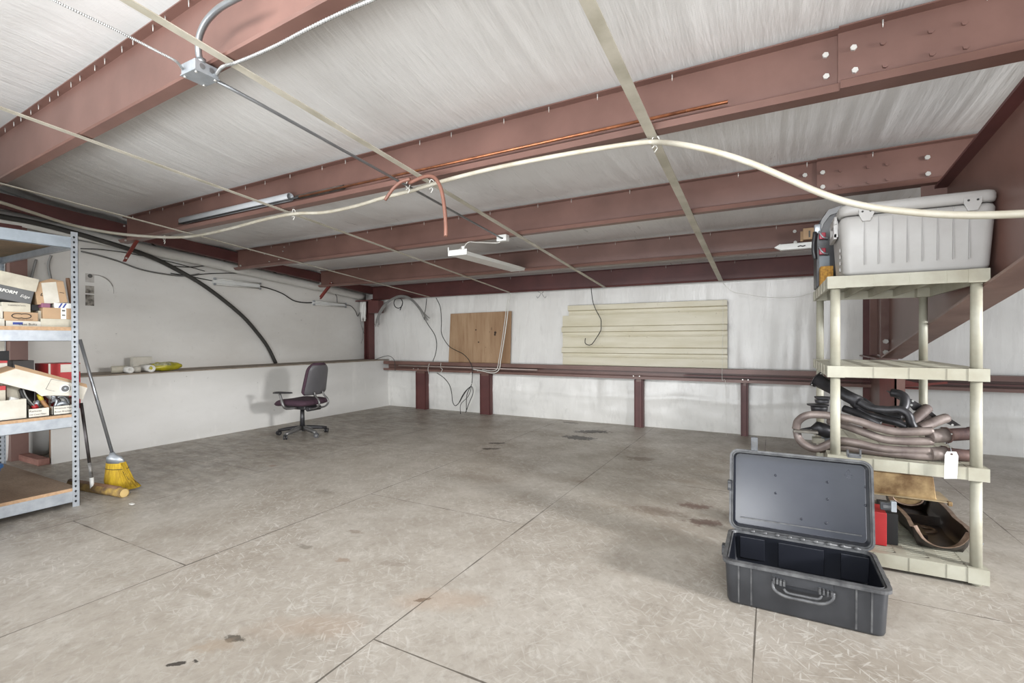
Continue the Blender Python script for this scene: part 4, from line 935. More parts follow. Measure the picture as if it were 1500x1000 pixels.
stackbox('white_box', 'pale carton standing on the tall black carton', -40, 7, 499, 514, M_CARDW, x=RX-.75, z0=onX(0,514,RX-.75).z, depth=.3)
# behind the middle deck: loose dark pieces on the wall
b = MB(); a = onX(0, 392, RXB-.10); 
b.box(RXB-.30, RXB-.12, a.y-.4, onX(13,395,RXB-.12).y, a.z-.05, a.z+.0); 
# cables behind the rack
for i, pts in enumerate(([(53,380),(49,395),(46,408),(46,425)], [(75,374),(71,386),(72,398),(75,412),(76,430)])):
    wallcable(pts, ('left','right')[i]+' grey wire bundle hanging on the wall behind the top of the rack', .013, M_CABLEG, .06)
b.b.free()
RB = onX(-10, 330, XW+.3); rc = onX(31, 332, XW+.3)
b = MB(); b.box(XW+.28, XW+.32, RB.y-.5, rc.y, rc.z-.05, rc.z+.005)
tag(b.build('steel_bracket', M_MARDARK), 'maroon steel member end above the top deck of the rack', 'beam')

# blue tote, mostly outside the frame
TX = onZ(5, 784).x
pr = onX(19, 683, TX+.0); a = onZ(4, 786)
BT = thing('storage_tote', 'blue plastic storage tote on the floor cut by the left edge', 'tote', (a.x-.15, a.y-.35, 0))
zt_ = onX(9, 672, a.x).z
Mt = Matrix.Translation(V((a.x-.125, a.y-.36, 0)))
b = MB(); b.rbox(-.105, .110, -.34, .34, 0, zt_-.03, .05, 4, Mt, .03); b.build('tub', M_BLUE, BT)
b = MB(); b.rbox(-.125, .140, -.375, .375, zt_-.055, zt_-.03, .05, 4, Mt); b.rbox(-.118, .130, -.365, .365, zt_-.075, zt_-.055, .05, 4, Mt); b.build('rim', M_BLUE, BT)
b = MB(); b.rbox(-.11, .12, -.35, .35, zt_-.03, zt_, .05, 4, Mt); b.build('lid', M_BLUE, BT)

# red wood block at the open end of the low wall
a = onZ(41, 682); c = onZ(70, 677)
b = MB(); b.box(XW+.08, XP-.03, 1.90, 1.985, 0, .06)
tag(b.build('wood_block', mat('red_wood', (168,124,112), .7, 0, .2, 12, dark=(120,80,70), ms=(.3,1,1)), bevel=.003), 'reddish wood block on the floor at the open end of the low wall', 'wood block')

# brooms
BR = thing('broom', 'corn broom with yellow bristles and metal handle leaning toward the rack post', 'broom', onZ(182, 716), 0)
base = onZ(180, 718); d0 = (base-EYE).dot(CW)
def at(px, py, dep): return EYE+sight(px, py)*dep
top_d = d0-.18
hb = at(164, 662, d0-.01); ht = at(117, 497, top_d)
MB().tube([hb, ht], .0115, 10).build('handle', M_EMT, BR)
ax = (hb-ht).normalized(); side = V(CR)-ax*V(CR).dot(ax); side.normalize()
rings = []
def ring_at(px0, px1, py, dep, th, tilt=0):
    a, c = at(px0, py, dep), at(px1, py+tilt, dep); m_ = (a+c)/2; hw = (c-a)/2; nrm = hw.cross(ax).normalized()*th
    return [m_+hw*math.cos(q)+nrm*math.sin(q) for q in [2*PI*k/20 for k in range(20)]]
MB().loft([ring_at(161,167,662,d0-.01,.012), ring_at(160,170,666,d0-.01,.016), ring_at(156,178,669,d0-.01,.024), ring_at(155.5,184,677,d0-.008,.028)]).build('ferrule', M_GALV, BR)
MB().loft([ring_at(155.5,184,676,d0-.008,.027), ring_at(154.5,189,688,d0-.005,.034), ring_at(153,196,703,d0,.045), ring_at(156,206,716,d0+.02,.055,-4)], True, True, True).build('bristle_core', M_YEL, BR)
b = MB(); random.seed(3)
for i in range(150):
    u = random.random(); w_ = random.uniform(-1,1); dd = d0-.008+ (.035 if w_ > 0 else -.035)*abs(w_)
    x0_ = 156+27*u; x1_ = 152.5+53*u+random.uniform(-1.5,1.5)
    b.tube([at(x0_, 678, d0-.008+w_*.02), at(x0_+(x1_-x0_)*.45, 697, d0-.004+w_*.04), at(x1_, 716+random.uniform(-3,2)-4*u, d0+.01+w_*.05)], [.0026,.0022,.0010], 4)
b.mat(1)
for i in range(26):
    u = random.random(); x1_ = (184+22*u) if i % 3 else (153+4*u)
    b.tube([at(160+20*u, 690, d0-.03), at(x1_, 712+random.uniform(-6,3), d0-.02)], [.002,.001], 4)
o = b.build('bristles', [M_YEL, mat('dark_bristle', (58,50,40), .8)], BR); o['kind'] = 'stuff'
b = MB(); rr = ring_at(155,188,685,d0-.005,.036); b.tube(rr+[rr[0]], .0025, 5); b.build('binding', M_CABLE, BR)
PBm = thing('push_broom', 'worn push broom with dark handle and dirty yellow head, beside the corn broom', 'broom', onZ(140, 725))
cA, cB = onZ(104, 709, .03), onZ(182, 722, .032)
hd = (cB-cA).normalized()
b = MB(); b.tube([cA, cB], .036, 14); b.build('bristle_head', mat('dirty_yellow_bristle', (158,130,66), .85, 0, .35, 16, dark=(90,70,52), bump=.4, bs=60), PBm)
MB().tube([cA+V((0,0,.024))-hd*.01, cB+V((0,0,.024))-hd*.06], .022, 8).build('block', M_WOODH, PBm)
MB().cyl(cB-hd*.002, cB+hd*.002, .030, 14).build('end_grain', mat('pale_wood', (196,168,110), .8), PBm)
hs = onZ(135, 706, .085); dd = (hs-EYE).dot(CW); he = at(119, 590, dd-.05)
MB().tube([hs, he], .011, 10).build('handle', M_STEEL_D, PBm)
MB().tube([hs+V((0,0,-.05)), hs+(he-hs)*.06], .014, 10).build('socket', M_WHITEP, PBm)
MB().tube([hs+(he-hs)*.06, hs+(he-hs)*.25], .0118, 10).build('handle_sleeve', mat('scuffed_sleeve', (150,148,144), .5, .2, .3, 20, dark=(60,58,56)), PBm)
# dust pile
c = onZ(176, 722, 0)
def dust(u, v): r_ = u*.10; return V((c.x+r_*math.cos(v), c.y+r_*.6*math.sin(v), .018*(1-u*u)+.004*nz(u*9, v*3)*(1-u)))
tag(MB().sheet(dust, [i/8 for i in range(9)], [2*PI*k/24 for k in range(25)]).build('dust_pile', mat('grey_dust', (150,146,138), .95, 0, .2, 60, bump=.4), recalc=False), 'small grey pile of dust swept between the two brooms', 'dust', kind='stuff')
p = onZ(193, 738, .001); tag(MB().rbox(-.02,.025,-.012,.012,0,.004,.006,2,Matrix.Translation(p)).build('paper_scrap', M_PAPER), 'tiny white paper scrap on the floor right of the brooms', 'paper scrap')

# rolls on the ledge
def roll(px0, py0, px1, py1, r, m, lab, nm, cat, xa=XP-.16, xb=XP-.10, hole=.45, z=ZL, cone=None):
    a = onX(px0, py0, xa); c = onX(px1, py1, xb); a.z = z+r; c.z = z+r
    t = thing(nm, lab, cat, ((a.x+c.x)/2, (a.y+c.y)/2, z))
    b = MB(); b.tube([a, c], cone or r, 16, True, 0, True, hole); b.build('roll', m, t)
    return t, a, c
t, a, c = roll(163, 540, 186, 541, .040, M_CARDC, 'leftmost crinkled paper roll lying on the ledge', 'paper_roll', 'roll', XP-.22, XP-.18)
t, a, c = roll(181, 540, 191, 541, .036, M_PAPER, 'white roll with a dark core hole, second on the ledge', 'paper_roll', 'roll', XP-.26, XP-.04, .45)
t, a, c = roll(196, 540, 206, 541, .034, M_CARDW, 'grey white rolled sheet between two paper rolls on the ledge', 'paper_roll', 'roll', XP-.16, XP-.14)
t, a, c = roll(208, 539, 222, 540, .040, M_PAPER, 'short open roll just left of the yellow bag', 'paper_roll', 'roll', XP-.30, XP-.03, .75)
a = onX(194, 523, XP-.34); c = onX(216, 523, XP-.34)
tag(MB().box(XP-.40, XP-.32, a.y, c.y+.04, ZL, a.z).build('white_block', M_CARDW, bevel=.004), 'pale block standing behind the paper rolls on the ledge', 'block')
a = onX(216, 537, XP-.14); c = onX(266, 538, XP-.10)
YB_ = thing('yellow_bag', 'crumpled yellow and green printed bag lying on the ledge', 'bag', ((a.x+c.x)/2, (a.y+c.y)/2, ZL))
def bag(u, v):
    y = a.y+(c.y-a.y)*u; e = (math.sin(PI*min(max(u,.03),.97)))**.35; w_ = .075*e*(1+.15*nz(u*5, v)); hh = .058*e*(1+.25*nz(u*6, v*2, 3))
    return V((XP-.12+w_*math.cos(v), y, ZL+.055+hh*math.sin(v)*(.9 if math.sin(v) > 0 else .93)))
MB().sheet(bag, [i/30 for i in range(31)], [2*PI*k/28 for k in range(29)]).build('film', M_YBAG, YB_, recalc=False)
b = MB()
b.sheet(lambda u, v: bag(u, v)+V((.002,0,.001)), [.12+.02*i for i in range(25)], [.25+.08*k for k in range(12)]); b.build('printed_band', mat('green_black_print', (70,78,48), .5, 0, .4, 30, dark=(190,186,150)), YB_, recalc=False)
# ------------------------------------------------------------------ cream resin shelving
SX0, SX1, SY0, SY1 = .268, .911, 3.09, 4.09
SH = thing('plastic_shelving', 'cream plastic four-tier shelving unit with round posts at the right', 'shelving', ((SX0+SX1)/2, (SY0+SY1)/2, 0))
DK = ((.020,.090),(.514,.574),(.993,1.051),(1.469,1.531))
for z0, z1 in DK:
    b = MB(); w = .012
    b.box(SX0, SX1, SY0, SY0+w, z0, z1); b.box(SX0, SX1, SY1-w, SY1, z0, z1); b.box(SX0, SX0+w, SY0+w, SY1-w, z0, z1); b.box(SX1-w, SX1, SY0+w, SY1-w, z0, z1)
    # corner sockets and raised panels of the skirt
    for x in (SX0-.003, SX1-.075):
        for y in (SY0-.003, SY1-.075): b.box(x, x+.078, y, y+.078, z0-.002, z1+.001)
    for i in range(3):
        xa = SX0+.20+i*.145; b.box(xa, xa+.055, SY0-.0025, SY0, z0+.001, z1-.001); b.box(xa, xa+.055, SY1, SY1+.0025, z0+.001, z1-.001)
    for i in range(4):
        ya = SY0+.2+i*.17; b.box(SX0-.0025, SX0, ya, ya+.055, z0+.001, z1-.001); b.box(SX1, SX1+.0025, ya, ya+.055, z0+.001, z1-.001)
    # solid bands and slatted fields of the deck
    t = .005; n = 4; bw = .045; fw = (SX1-SX0-.15-bw*(n-1))/n
    b.box(SX0+w, SX0+.075, SY0+w, SY1-w, z1-t, z1-.0005); b.box(SX1-.075, SX1-w, SY0+w, SY1-w, z1-t, z1-.0005)
    for i in range(n-1):
        xa = SX0+.075+fw*(i+1)+bw*i; b.box(xa, xa+bw, SY0+w, SY1-w, z1-t, z1-.0005); b.box(xa+.018, xa+.027, SY0+w, SY1-w, z0+.012, z1-t)
    for y in (SY0+w, SY0+.30, SY0+.56, SY0+.80, SY1-w-.03): b.box(SX0+.07, SX1-.07, y, y+.03, z1-t, z1-.0007)
    y = SY0+.05
    while y < SY1-.05:
        for i in range(n):
            xa = SX0+.075+(fw+bw)*i; v = [V((xa,y,z1-t)), V((xa+fw,y+.010,z1-t)), V((xa+fw,y+.024,z1-t)), V((xa,y+.014,z1-t))]
            b.hexa(v+[p+V((0,0,t-.001)) for p in v])
        y += .0255
    b.build('shelf_deck', M_SHELF, SH, bevel=0)
for x in (SX0+.036, SX1-.036):
    for y in (SY0+.036, SY1-.036):
        for (za, zb) in ((.09,.514),(.574,.993),(1.051,1.469)):
            MB().cyl((x,y,za), (x,y,zb), .0235, 22, .0225).build('post', M_SHELF, SH)
        MB().cyl((x,y,0), (x,y,.02), .020, 16, .026).build('foot', M_SHELF, SH)

# cooler
cr = onY(1467, 276, 3.125); cl = onY(1232, 303, 3.125)
CX0, CX1, CZ0, CZ1 = cl.x-.008, min(cr.x+.004,.955), 1.5325, (cr.z+cl.z)/2+.006
CY0, CY1 = 3.11, 3.53
CO = thing('cooler', 'large light grey hard cooler lying on the top deck of the plastic shelving', 'cooler', ((CX0+CX1)/2, (CY0+CY1)/2, CZ0))
zl = CZ1-.062
b = MB(); b.rbox(CX0+.004, CX1-.004, CY0+.004, CY1-.004, CZ0, zl, .045, 5, None, .016); b.build('body', M_COOLER, CO)
b = MB(); b.rbox(CX0, CX1, CY0, CY1, zl+.003, CZ1, .05, 5, None); b.build('lid', M_COOLER, CO)
b = MB(); n = 9
for i in range(1, n):
    x = CX0+.05+(CX1-CX0-.1)*i/n; b.box(x-.0018, x+.0018, CY0-.0005+.003, CY0+.01, CZ0+.055, zl-.008)
b.build('panel_groove', mat('cooler_groove', (158,156,153), .5), CO)
for x in (onY(1269, 305, CY0).x, onY(1425, 290, CY0).x):
    hz = zl-.004
    poly = [(-.034,.030),(.034,.030),(.034,.006),(.018,-.034),(-.018,-.034),(-.034,.006)]
    h_ = MB().prism(poly, .010, frame((x, CY0+.004, hz), (1,0,0), (0,0,1), None)).build('hinge', M_COOLER, CO, bevel=.002)
    for dx in (-.017,.017): 
        MB().cyl((x+dx, CY0-.006, hz+.017), (x+dx, CY0-.009, hz+.017), .005, 8).build('screw', M_CABLE, h_)
# end handles
for s, xe_ in ((-1, CX0), (1, CX1)):
    b = MB(); hw = .018 if s < 0 else .005
    b.rbox(min(xe_, xe_+s*hw), max(xe_, xe_+s*hw), CY0+.11, CY0+.31, zl-.100, zl-.070, .004, 3)
    b.box(min(xe_-s*.004, xe_+s*hw*.9), max(xe_-s*.004, xe_+s*hw*.9), CY0+.11, CY0+.135, zl-.09, zl-.0); b.box(min(xe_-s*.004, xe_+s*hw*.9), max(xe_-s*.004, xe_+s*hw*.9), CY0+.285, CY0+.31, zl-.09, zl-.0)
    b.rbox(min(xe_, xe_+s*hw*.8), max(xe_, xe_+s*hw*.8), CY0+.10, CY0+.32, zl-.02, zl+.022, .003, 3)
    b.build('end_handle', M_COOLER, CO)
b = MB()
for i in range(4): b.rbox(CX0+.004, CX0+.012, CY0+.05, CY0+.07, CZ0+.03+.035*i, CZ0+.05+.035*i, .004, 2)
b.build('drain_fitting', M_COOLER, CO)

# black and grey case behind the cooler
gx0 = onY(1191, 380, 3.78).x; gz1 = onY(1205, 312, 3.78).z; gx1 = gx0+.17
GC = thing('hard_case', 'black and grey hard case with red latches standing behind the cooler', 'case', (gx0+.09, 3.8, 1.5325))
b = MB(); prof = [(0,.0),(0,.62),(.10,.85),(.35,.98),(.7,1.0),(1,1.0),(1,0)]
hh = gz1-1.5325
b.prism([(gx0+.012+(u)*.16, 1.5325+v*hh) for u, v in prof], -.22, frame((0,3.70,0), (1,0,0), (0,0,1), None) if False else Matrix(((1,0,0,0),(0,0,-1,3.70),(0,1,0,0),(0,0,0,1)))); b.build('shell', M_CHBLK, GC, bevel=.006)
b = MB(); b.prism([(gx0+.02+(u)*.17, 1.5325+v*hh) for u, v in ((.0,.70),(.12,.88),(.35,1.0),(.7,1.03),(1,1.03),(1,.95),(.7,.95),(.4,.92),(.2,.82),(.08,.68))], -.22, Matrix(((1,0,0,0),(0,0,-1,3.69),(0,1,0,0),(0,0,0,1)))); b.build('grey_cover', mat('mid_grey_plastic', (134,134,134), .45), GC, bevel=.003)
b = MB(); b.box(gx0+.028, gx0+.085, 3.692, 3.70, 1.5325+hh*.05, 1.5325+hh*.40); b.build('panel', mat('slate_panel', (112,120,126), .4), GC)
for z in (.46, .66):
    c_ = V((gx0+.045, 3.69, 1.5325+hh*z)); l_ = MB().rbox(c_.x-.018, c_.x+.018, 3.672, 3.70, c_.z-.020, c_.z+.020, .006, 3).build('latch', mat('faded_red_plastic', (176,62,78), .4), GC)
    MB().tube([c_+V((-.02,-.02,.03)), c_+V((.0,-.03,-.01)), c_+V((.03,-.02,-.02))], .005, 6, k=3).build('latch_wire', M_GALV, l_)
b = MB(); b.tube([V((gx0+.004, 3.685, 1.5325+hh*.72)), V((gx0-.004, 3.68, 1.5325+hh*.5)), V((gx0+.006, 3.68, 1.5325+hh*.36))], .012, 8, k=5); b.build('carry_handle', M_CHBLK, GC)
b = MB(); b.rbox(gx0+.0, gx0+.04, 3.685, 3.71, 1.5325+hh*.70, 1.5325+hh*.82, .008, 3); b.build('label', M_GALV, GC)
a = onY(1201, 409, 3.60); c = onY(1217, 393, 3.60)
tag(MB().box(a.x, c.x+.01, 3.56, 3.66, 1.532, c.z+.012).build('foam_block', M_GOLDFOAM, bevel=.004), 'gold speckled foam block at the left end of the top deck', 'foam block')

# ------------------------------------------------------------------ exhaust headers on the second deck
DT = .574
def hp_(px, py, y): 
    p = onY(px, py, y); return p
def htube(root, pts, r, m, nm='primary_tube', n=12, k=6):
    P = [hp_(*q) for q in pts]
    for p in P:
        if p.x > SX0-.0: p.z = max(p.z, DT+.0+ (r if not isinstance(r, (list,tuple)) else r[0])+.001)
    return MB().tube(P, r, n, k=k).build(nm, m, root)
def flange_disc(root, p, d, R, h, m, bolts_=3, nm='flange'):
    d = V(d).normalized(); M = frame(p, d.orthogonal(), None, None); z = d; x = z.orthogonal().normalized(); y = z.cross(x)
    M = Matrix.Identity(4)
    for i in range(3): M[i][0]=x[i]; M[i][1]=y[i]; M[i][2]=z[i]; M[i][3]=p[i]
    b = MB(); poly = []
    for k in range(36):
        a = 2*PI*k/36; rr = R*(1+.22*max(0, math.cos(bolts_*a))**3); poly.append((rr*math.cos(a), rr*math.sin(a)))
    b.prism(poly, h, M); o = b.build(nm, m, root, bevel=.001)
    for k in range(bolts_):
        a = 2*PI*k/bolts_; q = M @ V((R*1.06*math.cos(a), R*1.06*math.sin(a), -.001)); MB().cyl(q, q-z*.004, .004, 8).build('bolt_hole', M_BOLT, o)
    return o
def header(lab, mainm, tubes, col, out, fl, r=.0215, base=(0,0,0), rimm=None):
    t = thing('exhaust_header', lab, 'exhaust header', base, 0, 'exhaust headers on the second deck')
    for pts in tubes: htube(t, pts, r, mainm)
    a, c, r0, r1 = col; a = hp_(*a); c = hp_(*c); a.z = max(a.z, DT+r0+.002); c.z = max(c.z, DT+r1+.004)
    MB().tube([a, a.lerp(c,.35), c], [r0, r0*1.0, r1], 16).build('collector', mainm, t)
    d = (c-a).normalized(); flange_disc(t, c, d, fl, .006, M_RUST if rimm is None else rimm)
    if out:
        o_ = hp_(*out); MB().tube([c, o_, o_+(o_-c).normalized()*.006], [r1*.88, r1*.88, r1*.98], 18, True, 0, True, .88).build('outlet_pipe', M_RUST, t)
    return t
bx_ = (.65, 3.3, DT)
h1 = header('upper front exhaust header with looped tubes and a rusty outlet on the second deck', M_HEADER,
    [[(1166,628,3.25),(1169,617,3.24),(1180,609,3.22),(1196,607,3.21),(1225,610,3.19),(1255,616,3.17),(1285,626,3.16),(1312,632,3.16),(1340,632,3.16),(1366,631,3.17)],
     [(1214,616,3.30),(1240,624,3.24),(1268,634,3.19),(1295,643,3.17),(1325,646,3.16),(1366,646,3.17)]],
    ((1362,639,3.17),(1386,637,3.20),.034,.036), (1420,635,3.27), .040, .0215, bx_)
h2 = header('lower front exhaust header resting on the second deck behind the paper tag', M_HEADER,
    [[(1167,630,3.25),(1170,642,3.24),(1180,652,3.22),(1197,657,3.21),(1225,646,3.20),(1250,648,3.18),(1280,655,3.17),(1312,659,3.16),(1366,661,3.17)],
     [(1200,658,3.25),(1232,660,3.22),(1262,665,3.19),(1300,672,3.17),(1335,674,3.16),(1366,675,3.17)]],
    ((1362,668,3.17),(1384,668,3.19),.034,.036), (1419,668,3.27), .038, .0215, bx_)
h3 = header('blackened exhaust header whose wide mouth points to the upper left', M_HEADDK,
    [[(1258,588,3.36),(1275,597,3.33),(1300,600,3.30),(1318,600,3.28),(1330,607,3.27),(1334,618,3.27),(1338,626,3.27)],
     [(1250,590,3.42),(1268,606,3.38),(1290,613,3.36),(1312,618,3.33),(1330,626,3.31)],
     [(1236,598,3.40),(1255,605,3.36),(1272,613,3.32),(1290,622,3.30)],
     [(1236,575,3.48),(1262,586,3.46),(1280,598,3.44),(1300,608,3.42),(1322,612,3.40)]],
    ((1258,589,3.36),(1198,557,3.52),.034,.040), None, .046, .021, bx_, M_STEEL_D)
h4 = thing('exhaust_header', 'dark exhaust header standing at the back right with a drilled port plate', 'exhaust header', (.75, 3.5, DT), 0, 'exhaust headers on the second deck')
htube(h4, [(1306,575,3.50),(1318,577,3.48),(1325,583,3.46),(1325,594,3.44),(1320,604,3.42),(1322,614,3.40)], .024, M_HEADDK)
htube(h4, [(1358,598,3.55),(1350,605,3.50),(1342,613,3.45),(1334,622,3.40)], .028, M_HEADER)
htube(h4, [(1362,610,3.60),(1352,616,3.52),(1342,626,3.45)], .022, M_HEADER)
htube(h4, [(1386,612,3.55),(1374,616,3.50),(1360,622,3.42),(1345,628,3.36)], .026, M_HEADER)
a, c = hp_(1300,571,3.55), hp_(1404,622,3.62)
P4 = [hp_(x, y, 3.56) for x, y in ((1298,572),(1306,573),(1332,583),(1340,587),(1352,594),(1364,602),(1372,609),(1384,608),(1394,614),(1408,623),(1396,624),(1382,618),(1370,617),(1360,610),(1346,602),(1338,601),(1330,592),(1312,583))]
b = MB(); b.loft([P4, [p+V((0,.008,0)) for p in P4]], True, True, True, False); b.build('port_plate', M_STEEL_D, h4)
for x, y in ((1337,587),(1335,593),(1368,612),(1395,622)): p = hp_(x, y, 3.558); MB().cyl(p, p-V((0,.004,0)), .006, 8).build('bolt_hole', M_BOLT, h4)
# port flanges and dark cups at the left
fl_ = thing('flange_stack', 'stack of black steel flanges and cups at the left end of the second deck', 'flanges', (.30, 3.35, DT))
for (px, py, R_, h_, y) in ((1206,584,.042,.012,3.34),(1204,590,.034,.018,3.34),(1198,594,.052,.008,3.30),(1200,602,.040,.026,3.30)):
    p = hp_(px, py, y); MB().cyl(p, p+V((0,0,h_)), R_, 24, R_*1.1).build('cup', M_HEADDK, fl_, bevel=.001)
a = hp_(1162, 629, 3.24); b = MB(); b.box(a.x, a.x+.12, 3.20, 3.26, a.z-.010, a.z+.004); b.build('port_plate', mat('scuffed_dark_plate', (128,122,112), .4, .5, .3, 20, dark=(60,56,52)), fl_, bevel=.002)
b = MB(); c = hp_(1196, 634, 3.34); b.tube([c+V((-.08,0,.01)), c+V((0,0,.03)), c+V((.09,.02,-.005))], [.008,.04,.02], 10, k=3); b.build('muffler_cup', M_HEADDK, fl_)
p = hp_(1190, 645, 3.36); b = MB(); b.box(p.x, p.x+.06, 3.33, 3.40, max(DT+.012, p.z-.02), p.z+.02); b.build('bracket', M_ZINC, fl_, bevel=.002)
p = hp_(1212, 640, 3.38); MB().box(p.x-.03, p.x+.06, 3.36, 3.42, DT, DT+.05).build('bracket', M_GALV, fl_, bevel=.002)
# tag
q = [onY(x, y, 3.06) for x, y in ((1383,701),(1402,701),(1404,668),(1401,661.5),(1387,661),(1384,666))]
PT = thing('paper_tag', 'blank white paper tag wired to the lower header, hanging over the deck edge', 'tag', q[0])
MB().loft([q, [p+V((0,.0012,0)) for p in q]], True, True, True, False).build('card', M_PAPER, PT)
e = onY(1394, 665, 3.058); MB().cyl(e, e-V((0,.001,0)), .005, 10).build('eyelet', M_RUST, PT)
MB().tube([e, onY(1392,655,3.08), onY(1387,648,3.14)], .0014, 5, k=4).build('wire', M_GALV, PT)

# ------------------------------------------------------------------ pans on the bottom deck
PX0, PX1, PY0, PY1, PZ = .655, .897, 3.25, 3.99, .205
OP = thing('oil_pan', 'long oily brown engine oil pan lying open on the bottom deck', 'oil pan', ((PX0+PX1)/2, (PY0+PY1)/2, .09))
def pring(ins, z, notch=0.0, zmin=.1):
    x0, x1, y0, y1 = PX0+ins, PX1-ins, PY0+ins, PY1-ins; out = []
    N = 16
    def zz(u): # u in 0..1 across the end
        d = (u-.5)/.40; return z-(notch*math.sqrt(max(0, 1-d*d)) if abs(d) < 1 else 0)
    for k in range(N+1): u = k/N; out.append(V((x0+(x1-x0)*u, y0, zz(u))))
    for k in range(1, 6): u = k/6; out.append(V((x1+.006*math.sin(k*2.2), y0+(y1-y0)*u, z)))
    for k in range(N+1): u = k/N; out.append(V((x1-(x1-x0)*u, y1, zz(u))))
    for k in range(1, 6): u = k/6; out.append(V((x0+.012*math.sin(k*1.7), y1-(y1-y0)*u, z)))
    return out
b = MB(); b.mat(0)
b.loft([pring(.003, PZ-.002, .09), pring(.014, .135, .035), pring(.03, .096, 0)], True, False, True)
b.mat(1).loft([pring(.007, PZ-.002, .09), pring(.018, .138, .035), pring(.034, .100, 0)], True, False, True)
b.build('tub', [mat('pan_outside', (104,98,92), .4, .5, .3, 9, dark=(60,54,50)), M_PANIN], OP, recalc=False)
b = MB(); o1, o2 = pring(-.012, PZ, .088), pring(.010, PZ, .094); lo = V((0,0,.004))
b.loft([o1, [p+lo for p in o1], [p+lo for p in o2], o2, o1], True, False, False, False); b.build('rim', M_PANEDGE, OP)
b = MB(); b.box(PX0+.03, PX1-.03, 3.66, 3.665, .10, .15); b.box(PX0+.035, PX0+.10, 3.40, 3.60, .101, .118); b.build('baffle', M_PANIN, OP)
b = MB(); b.lathe([(.055,.102),(.05,.112),(.035,.112),(.03,.102)], Matrix.Translation((.775,3.55,0)), 20); b.build('sump_ring', mat('pan_ring', (88,70,56), .35, .4), OP)
TPt = thing('tan_pan', 'varnished tan metal pan resting upside down across the far end of the oil pan', 'pan', (.75, 3.85, PZ))
zx = PZ+.006; T0 = onY(1290, 716, 3.80).x-.10; T1 = onY(1376, 716, 3.80).x
b = MB(); ring = lambda ins, z: [V((T0+ins,3.80+ins*.6,z)), V((T1-ins,3.80+ins*.6,z)), V((T1-ins,3.99-ins*.6,z)), V((T0+ins,3.99-ins*.6,z))]
zt = onY(1376, 701, 3.80).z
zx = min(zx, zt-.05); zx = max(zx, PZ+.005)
b.loft([ring(0,zx), ring(.012,zx+.01), ring(.024,zt)], True, False, True, False); b.build('shell', M_BRASS, TPt, bevel=.003)
b = MB(); b.box(T0-.02, T1+.05, 3.775, 4.01, zx, zx+.005); b.build('flange', mat('tan_flange', (206,184,146), .4, .3, .2, 10), TPt)
b = MB(); b.box(T1+.035, T1+.055, 3.772, 3.80, zx-.018, zx+.008); b.build('lip', M_BRASS, TPt, bevel=.003)
b = MB(); c_ = onY(1329, 716, 3.79).x
arc = [(c_+.075*math.cos(a), zx-.045*math.sin(a)) for a in [PI*k/14 for k in range(15)]]
b.prism(arc, -.006, Matrix(((1,0,0,0),(0,0,-1,3.79),(0,1,0,0),(0,0,0,1)))); b.build('end_saddle', M_BRASS, TPt)
b = MB(); b.tube([V((x, 3.787, z)) for x, z in arc], .006, 6); b.build('seal_rim', M_PANEDGE, TPt)
a = onY(1286, 796, 3.22); c = onY(1298, 750, 3.22)
RBx = thing('red_toolbox', 'red and black box squeezed between the open case and the oil pan', 'box', ((a.x+c.x)/2, 3.28, .09))
MB().box(a.x-.10, c.x, 3.20, 3.36, .091, c.z).build('body', M_RED, RBx, bevel=.003)
MB().box(c.x+.0005, c.x+.055, 3.24, 3.5, .091, c.z-.01).build('black_side', M_BLACK, RBx, bevel=.002)
p = onY(1429, 786, 3.24); 
b = MB(); sp = [(0,0),(.010,.010),(.020,.006),(.020,-.006),(.012,-.016),(.006,-.026),(.010,-.038),(.022,-.040),(.028,-.030),(.028,-.026)]
b.tube([p+V((x, 0, z)) for x, z in sp], .0026, 6, k=4)
tag(b.build('s_hook', M_GALV), 'small metal S hook hanging on the near corner of the oil pan', 'hook')
# ------------------------------------------------------------------ open black case
QX0, QX1, QY0, QY1, QZ = -.186, .412, 2.385, 2.775, .198
CS = thing('equipment_case', 'open empty black hard equipment case on the floor in front of the plastic shelving', 'case', ((QX0+QX1)/2, (QY0+QY1)/2, 0))
def rrect(x0, x1, y0, y1, r, n=5):
    out = []
    for cx, cy, a0 in ((x1-r,y1-r,0),(x0+r,y1-r,PI/2),(x0+r,y0+r,PI),(x1-r,y0+r,1.5*PI)):
        for k in range(n+1): a = a0+PI/2*k/n; out.append((cx+r*math.cos(a), cy+r*math.sin(a)))
    return out
def rr_(ins, z, r): return [V((x, y, z)) for x, y in rrect(QX0+ins, QX1-ins, QY0+ins, QY1-ins, r)]
b = MB(); b.loft([rr_(.018,.0,.022), rr_(.010,.004,.03), rr_(.006,.014,.034), rr_(-.002,QZ-.02,.034), rr_(-.002,QZ-.004,.034)], True, True, False)
b.mat(1).loft([rr_(.010,QZ-.004,.026), rr_(.016,.03,.026), rr_(.024,.016,.02)], True, False, True)
b.build('base_shell', [M_CASE, M_CASEIN], CS, recalc=False)
b = MB(); b.loft([rr_(-.002,QZ-.016,.036), rr_(-.014,QZ-.014,.044), rr_(-.014,QZ,.044), rr_(.002,QZ+.002,.032), rr_(.004,QZ-.005,.03), rr_(.009,QZ-.005,.027), rr_(.010,QZ+.002,.026), rr_(.012,QZ-.008,.026)], True, False, False, False)
b.build('base_rim', M_CASEED, CS)
